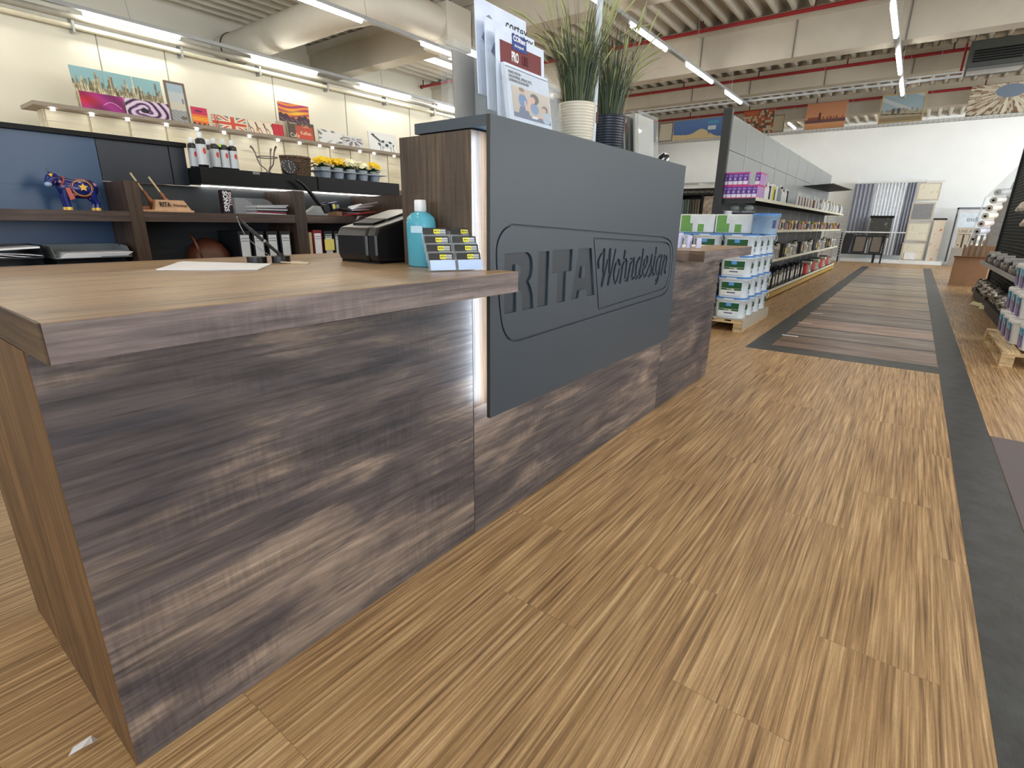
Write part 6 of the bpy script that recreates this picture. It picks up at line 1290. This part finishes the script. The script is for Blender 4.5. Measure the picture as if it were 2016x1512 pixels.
t = thing('white_display_board', 'white triangular display board above the black cabinet', 'board', (-2.7, 13.2, 0)); m = MB(); m.prism([(-3.1, 0), (-2.2, 0), (-2.2, 2.08), (-3.1, 2.22)], 13.2, 13.24, axis='y'); m.build('board', mat('white_board', (226, 226, 222), 0.7), t)
t = thing('wall_rail', 'pale handrail on the far wall behind the counter end', 'rail', (-9, 24.9, 2.4)); MB().box(-8.0, 24.9, 3.02, -4.6, 24.99, 3.10).build('rail', alu, t)
# ---------------------------------------------------------------- right gondola
gr_ = thing('mesh_gondola', 'black mesh-backed gondola with tools along the right edge', 'shelving', (2.6, 11, 0))
MB().box(2.565, 14.12, 0.0, 2.645, 14.20, 2.80).build('end_post', blackmetal, gr_, bevel=0.004)
for a, c_ in ((8.35, 10.1), (10.15, 12.1), (12.15, 14.11)):
    m = MB(); m.box(2.62, a, 0.1, 2.635, c_, 2.78); m.build('back_panel', mat('black_back_panel', (24, 26, 26), 0.5), gr_)
    m = MB(); y = a
    while y < c_: m.box(2.600, y, 0.2, 2.606, y+.006, 2.75); y += 0.055
    z = 0.2
    while z < 2.75: m.box(2.599, a, z, 2.605, c_, z+.006); z += 0.055
    m.build('wire_mesh', mat('dark_wire', (78, 80, 76), 0.4, 0.4), gr_)
MB().box(2.30, 8.35, 0.66, 2.60, 12.9, 0.69).build('shelf', blackmetal, gr_); MB().box(2.285, 8.35, 0.655, 2.30, 12.9, 0.715).build('price_rail', mat('grey_price_rail', (178, 178, 180), 0.4), gr_)
MB().box(2.33, 8.35, 0.10, 2.60, 13.6, 0.17).build('base_shelf', blackmetal, gr_); MB().box(2.36, 8.35, 0.0, 2.60, 13.5, 0.10).build('plinth', blackmetal, gr_)
foil = NT('silver_foil'); foil.set(foil.ramp(foil.noise(foil.mapv((1, 1, 1)), 24.0, 4.0), [(0.4, rgb(110, 104, 98)), (0.6, rgb(226, 222, 216))]), 0.25, 0.6); foil = foil.m
random.seed(31)
for i in range(14):
    y = 8.62+i*0.34; t = thing('wrapped_roll', 'crumpled silver wrapped pack on the base shelf, %s from the front' % ORD[i], 'pack', (2.46, y, 0.172), 'silver wrapped packs on the base shelf')
    m = MB(); n = 10; a = random.uniform(-.5, .5)
    for j in range(3):
        c_ = Vector((2.44+random.uniform(-.04, .04), y+random.uniform(-.08, .08), 0.172+.05+.05*j)); k0 = len(m.v); m.ball(c_, .10, .11, .05, 12, 8)
        for q in range(k0, len(m.v)): v = Vector(m.v[q]); v += Vector([random.uniform(-.014, .014) for _ in range(3)]); v.z = max(v.z, .1725); m.v[q] = tuple(v)
    m.build('foil_wrap', foil, t)
for i in range(12):
    y = 9.2+i*0.30; t = thing('blister_pack', 'blister pack on the mesh gondola middle shelf, %s from the front' % ORD[i], 'pack', (2.42, y, 0.692), 'blister packs on the middle shelf')
    MB().box(2.34, y, 0.692, 2.52, y+.22, 0.76+.03*(i % 3)).build('pack', [mat('pack_mauve_grey', (128, 116, 112), 0.4), foil, C_('pack_dark', (70, 68, 66))][i % 3], t, bevel=0.01)
    MB().cyl((2.36, y+.11, 0.79+.03*(i % 3)), (2.50, y+.11, 0.79+.03*(i % 3)), .032, n=12).build('white_roller', wh, t)
for i in range(3):
    y = 10.2-i*0.8; z = 1.57-.20*i; t = thing('paint_roller', 'fan of cream roller sleeves hanging on the mesh, %s one' % ('top', 'middle', 'lowest')[i], 'paint roller', (2.42, y, z), 'roller sleeves hanging on the mesh')
    MB().cyl((2.34, y, z-.10), (2.60, y, z-.10), .006, n=6).build('hook', steel, t); m = MB()
    for k in range(6): a = -1.0+k*0.4; m.tube([(2.38, y, z-.02), (2.36, y+.10*math.sin(a), z+.02), (2.33, y+.22*math.sin(a), z-.04-.02*abs(a))], [.02, .035, .03], 8)
    m.build('sleeves', mat('cream_sleeve', (232, 220, 206), 0.8), t)
t = thing('white_hang_tags', 'small stack of white price tags on the gondola end post', 'tags', (2.55, 14.3, 1.2)); m = MB()
for k in range(3): m.box(2.46, 14.205, 1.14+.10*k, 2.565, 14.215, 1.22+.10*k)
m.build('tags', paper, t)
for k, (y, x) in enumerate(((11.4, 2.30), (11.9, 2.22))):
    o = MB().frame((x, y, 0.012), (0.35, -0.9, 0.0), (0.3, 0.1, 0.42), (1, 0, 0), 0.42, 0.13, 0.004); tag(o.build('price_card', mat('cream_card', (226, 222, 180), 0.6)), 'cream price card hanging off the base shelf, %s one' % ('nearer', 'farther')[k], 'card')
# fabric roll rack beyond
t = thing('roll_rack', 'grey leaning board holding fabric rolls behind the mesh gondola', 'rack', (2.85, 17.5, 0)); m = MB(); m.add([(2.53, 17.5, 0.55), (3.12, 17.5, 0.55), (3.12, 17.5, 2.33), (2.86, 17.5, 2.33), (2.53, 17.54, 0.55), (3.12, 17.54, 0.55), (3.12, 17.54, 2.33), (2.86, 17.54, 2.33)], [(0,1,2,3),(5,4,7,6),(0,3,7,4),(1,5,6,2),(3,2,6,7),(0,4,5,1)]); m.build('board', C_('rack_grey', (128, 126, 120)), t); MB().box(2.7, 17.54, 0, 3.0, 17.8, 0.62).build('foot', C_('rack_grey', (128, 126, 120)), t)
rc = [(176, 176, 178), (206, 206, 200), (222, 216, 206), (232, 230, 214), (226, 214, 212), (196, 200, 210), (206, 222, 230), (220, 220, 214)]
for i in range(8):
    z = 2.08-i*0.177; x = 2.70-i*0.036; t = thing('fabric_roll', '%s fabric roll on the leaning rack, %s from the top' % (['grey', 'light grey', 'cream', 'ivory', 'rosy', 'blue-grey', 'pale blue', 'white'][i], ORD[i]), 'fabric roll', (x, 17.3, z), 'fabric rolls on the leaning rack')
    MB().cyl((x-.10, 17.1, z), (x+.10, 17.48, z+.03), .075, n=18).build('roll', C_('roll_%d' % i, rc[i]), t); MB().cyl((x-.102, 17.096, z), (x-.098, 17.104, z), .028, n=12).build('core', blackm, t)
tag(MB().frame((2.18, 15.2, 0.88), (0.09, 0, 1), (1, 0.0, 0.0), (0, 1, 0), 1.02, 0.02, 0.03).build('acrylic_edge', glassy('white_glass_edge', (236, 244, 250), 0.75)), 'bright slanted edge of a clear screen in front of the fabric rolls', 'screen')
o = MB(); o.prism([(2.28, 1.90), (2.95, 1.90), (2.95, 2.75), (2.62, 2.45)], 15.22, 15.23, axis='y'); tag(o.build('clear_screen', glassy('pale_screen', (206, 214, 220), 0.25)), 'large slanted clear screen rising beside the black post', 'screen')
# cardboard box and open flap
t = thing('cardboard_box', 'large open brown cardboard box on the floor at the aisle end', 'box', (2.4, 16.2, 0)); cbm = mat('kraft_cardboard', (158, 122, 92), 0.8, var=0.05)
m = MB(); m.frame((2.08, 16.05, 0.001), (1, -.28, 0), (0.0, 0, 1), (0.28, 1, 0), .62, .62, .006); m.frame((2.68, 15.88, 0.001), (0.28, 1, 0), (0, 0, 1), (-1, .28, 0), .5, .62, .006); m.frame((2.22, 16.55, 0.001), (1, -.28, 0), (0, 0, 1), (0.28, 1, 0), .62, .62, .006); m.frame((2.08, 16.05, 0.001), (0.28, 1, 0), (0, 0, 1), (1, -.28, 0), .5, .62, .006); m.frame((2.09, 16.05, 0.001), (1, -.28, 0), (.28, 1, 0), (0, 0, 1), .6, .5, .006); m.build('box_body', cbm, t)
m = MB(); m.frame((2.06, 16.05, 0.622), (1, -.28, 0), (-0.05, -.5, .16), (0, 0, 1), .64, .20, .006); m.build('front_flap', cbm, t); m = MB(); m.frame((2.22, 16.55, 0.622), (1, -.28, 0), (0.0, .1, 1), (0, 1, 0), .62, .26, .006); m.build('rear_flap', cbm, t)
for i in range(4): o = MB().frame((2.24+i*.10, 16.25, .62), (1, -.2, 0), (.02, 0, 1), (0, 1, 0), .05, .50, .04); tag(o.build('sample_board', C_('brown_sample', (140, 122, 104))), 'brown sample slat standing out of the cardboard box, %s from the left' % ORD[i], 'sample board', 'slats standing in the cardboard box')
# ---------------------------------------------------------------- far wall display
struct(MB().box(-1.30, 24.35, 0.0, 2.2, 25.0, 0.13).build('trim_10', mat('white_platform', (232, 236, 238), 0.5)))
t = thing('curtain_rail', 'white curtain rail with brackets on the far wall', 'curtain rail', (0.4, 24.45, 2.85)); MB().cyl((-1.05, 24.45, 2.85), (1.72, 24.45, 2.85), .022, n=10).build('rod', wh, t); m = MB()
for x in (-0.85, 0.12, 1.2): m.box(x-.02, 24.44, 2.84, x+.02, 24.99, 2.92)
m.build('bracket', wh, t)
def curtain(label, x0, x1, c, z0=0.28, folds=6, thin=False):
    t = thing('curtain', label, 'curtain', ((x0+x1)/2, 24.45, z0), 'curtains on the far wall'); n = 60; m = MB(); P = [(x0+(x1-x0)*k/n, 24.45+.045*math.sin(k/n*folds*2*math.pi)) for k in range(n+1)]
    m.add([(a, b, z) for z in (z0, 2.82) for a, b in P], [(k, k+1, k+n+2, k+n+1) for k in range(n)], 0, True); o = m.build('fabric', c, t); s_ = o.modifiers.new('t', 'SOLIDIFY'); s_.thickness = 0.004
curtain('blue-grey folded curtain at the left of the far display', -0.92, -0.28, mat('curtain_bluegrey', (158, 163, 178), 0.8), folds=5)
curtain('sheer white curtain in the middle of the far display', -0.26, 0.66, mat('curtain_sheer_white', (232, 238, 246), 0.8), folds=9)
curtain('narrow blue-grey curtain left of the framed samples', 0.70, 0.98, mat('curtain_bluegrey', (158, 163, 178), 0.8), folds=3)
def wall_frame(label, x0, x1, z0, z1, y, c, fr=mat('frame_greige', (196, 188, 172), 0.5)):
    t = thing('framed_sample', label, 'sample frame', ((x0+x1)/2, y, z0), 'framed fabric samples'); MB().box(x0, y, z0, x1, y+.04, z1).build('frame', fr, t); MB().box(x0+.05, y-.006, z0+.05, x1-.05, y, z1-.05).build('fabric', c, t)
def spots(nm, a, b): n = NT(nm); n.set(n.mix(n.ramp(n.noise(n.mapv((1, 1, 1)), 9.0, 3.0), [(0.60, 0.0), (0.66, 1.0)]), rgb(*a), rgb(*b)), 0.8); return n.m
sp = spots('cream_floral_fabric', (224, 220, 202), (196, 188, 168))
wall_frame('top framed cream fabric sample in the tall stack', 1.0, 1.66, 2.20, 2.80, 24.42, sp); wall_frame('framed grey roller blind sample, second from the top', 0.95, 1.62, 1.52, 2.14, 24.40, mat('blind_grey', (136, 138, 142), 0.7)); wall_frame('framed cream floral sample in the middle of the stack', 0.95, 1.62, 0.80, 1.46, 24.38, sp); wall_frame('lowest framed sample with a small white catalogue', 0.93, 1.61, 0.135, 0.76, 24.34, sp)
o = MB().box(1.05, 24.31, 0.16, 1.38, 24.33, 0.40); tag(o.build('catalogue', paper), 'white catalogue leaning on the lowest framed sample', 'catalogue')
t = thing('floral_banner', 'hanging cream fabric with red flowers right of the frames', 'banner', (1.9, 24.6, .25)); MB().box(1.70, 24.6, 0.131, 2.02, 24.62, 1.58).build('fabric', spots('red_flower_fabric', (226, 214, 196), (200, 110, 84)), t); MB().cyl((1.66, 24.6, 1.58), (2.05, 24.6, 1.58), .03, n=8).build('rod', drk, t)
t = thing('display_table', 'black framed display table with white top rail in front of the curtains', 'table', (-0.4, 23.9, 0)); MB().box(-1.25, 23.75, 1.08, 0.95, 23.80, 1.12).build('top_rail', wh, t)
for x in (-1.0, 0.36): MB().box(x, 23.72, 0, x+.05, 23.77, 1.08).build('leg', blackmetal, t)
MB().box(-1.0, 23.72, .30, .41, 23.77, .35).build('lower_bar', blackmetal, t)
def stand_frame(label, x0, x1, z0, z1, y, c, lean=.12):
    t = thing('blind_sample', label, 'blind sample', ((x0+x1)/2, y, z0), 'blind samples at the display table'); m = MB(); m.frame((x0, y, z0), (1, 0, 0), (lean, .1, 1), (0, 1, 0), x1-x0, z1-z0, .03); m.build('frame', blackmetal, t); m = MB(); m.frame((x0+.05, y-.006, z0+.05), (1, 0, 0), (lean, .1, 1), (0, 1, 0), x1-x0-.10, z1-z0-.10, .005); m.build('fabric', c, t)
tp = mat('taupe_blind', (112, 104, 94), 0.7)
stand_frame('leaning black panel at the left of the display table', -0.95, -0.68, .352, 1.04, 23.735, mat('black_sample', (34, 32, 32), 0.6)); stand_frame('taupe blind sample in a black frame, left of two under the rail', -0.58, -.16, .352, .98, 23.735, tp, .04); stand_frame('taupe blind sample in a black frame, right of two under the rail', -.05, .34, .352, .98, 23.735, tp, .04)
t = thing('dark_blind', 'dark speckled blind standing behind the display table', 'blind', (.15, 24.1, 0)); MB().box(-.18, 24.1, 0.9, .48, 24.14, 1.66).build('fabric', spots('dark_speckle', (70, 70, 66), (120, 120, 116)), t); MB().box(-.22, 24.08, 1.60, .52, 24.16, 1.68).build('headrail', blackm, t); MB().box(0.10, 24.1, 0.001, .18, 24.14, .9).build('stand', blackmetal, t)
t = thing('wire_rack', 'white wire spinner rack at the far end of the paint gondola', 'rack', (-1.05, 22, 0)); m = MB()
for z in [0.3+.09*k for k in range(18)]: m.box(-1.35, 21.9, z, -0.75, 21.92, z+.02)
for x in (-1.35, -1.05, -.77): m.box(x, 21.93, 0, x+.03, 21.96, 2.0)
m.build('wires', alu, t)
t = thing('banner_stand', 'grey framed poster with blue-white print reading indivi at the right', 'poster', (2.7, 24.2, 0)); MB().box(2.25, 24.5, 0.13, 2.30, 24.55, 1.95).box(3.3, 24.5, 0.13, 3.35, 24.55, 1.95).box(2.25, 24.5, 1.90, 3.35, 24.55, 1.97).build('frame', mat('steel_grey_frame', (110, 114, 124), 0.5), t); MB().box(2.34, 24.3, 1.30, 3.02, 24.33, 1.78).build('poster', mat('poster_paleblue', (206, 220, 232), 0.6), t); MB().box(2.42, 24.33, 0.63, 2.95, 24.36, 1.30).build('stand_board', C_('board_taupe', (150, 142, 134)), t)
text('lettering', 'indi', 0.22, mat('slate_blue_letter', (92, 112, 140), 0.6), t, (2.56, 24.298, 1.50), (1, 0, 0), (0, 0, 1))
MB().box(2.38, 24.28, 1.08, 3.05, 24.30, 1.30).build('name_plate', mat('greige_plate', (186, 176, 160), 0.6), t); text('lettering', 'UNLAND', 0.14, mat('taupe_letter', (112, 102, 92), 0.6), t, (2.42, 24.278, 1.13), (1, 0, 0), (0, 0, 1))
for i in range(3):
    t = thing('sample_folder', 'beige sample folder on the stand under the poster, %s from the left' % ORD[i], 'folder', (2.46+i*.19, 24.2, .65), 'sample folders under the poster'); MB().box(2.42+i*.19, 24.22, .62, 2.56+i*.19, 24.32, 1.06).build('folder_body', C_('folder_beige', (178, 166, 146)), t); MB().cyl((2.49+i*.19, 24.215, .72), (2.49+i*.19, 24.22, .72), .022, n=10).build('finger_hole', drk, t)
MB().box(2.36, 24.2, 0.0, 3.05, 24.36, 0.62).build('stand_box', C_('board_taupe', (150, 142, 134))); tag(COL.objects['stand_box'], 'low taupe base box under the sample folders', 'box')
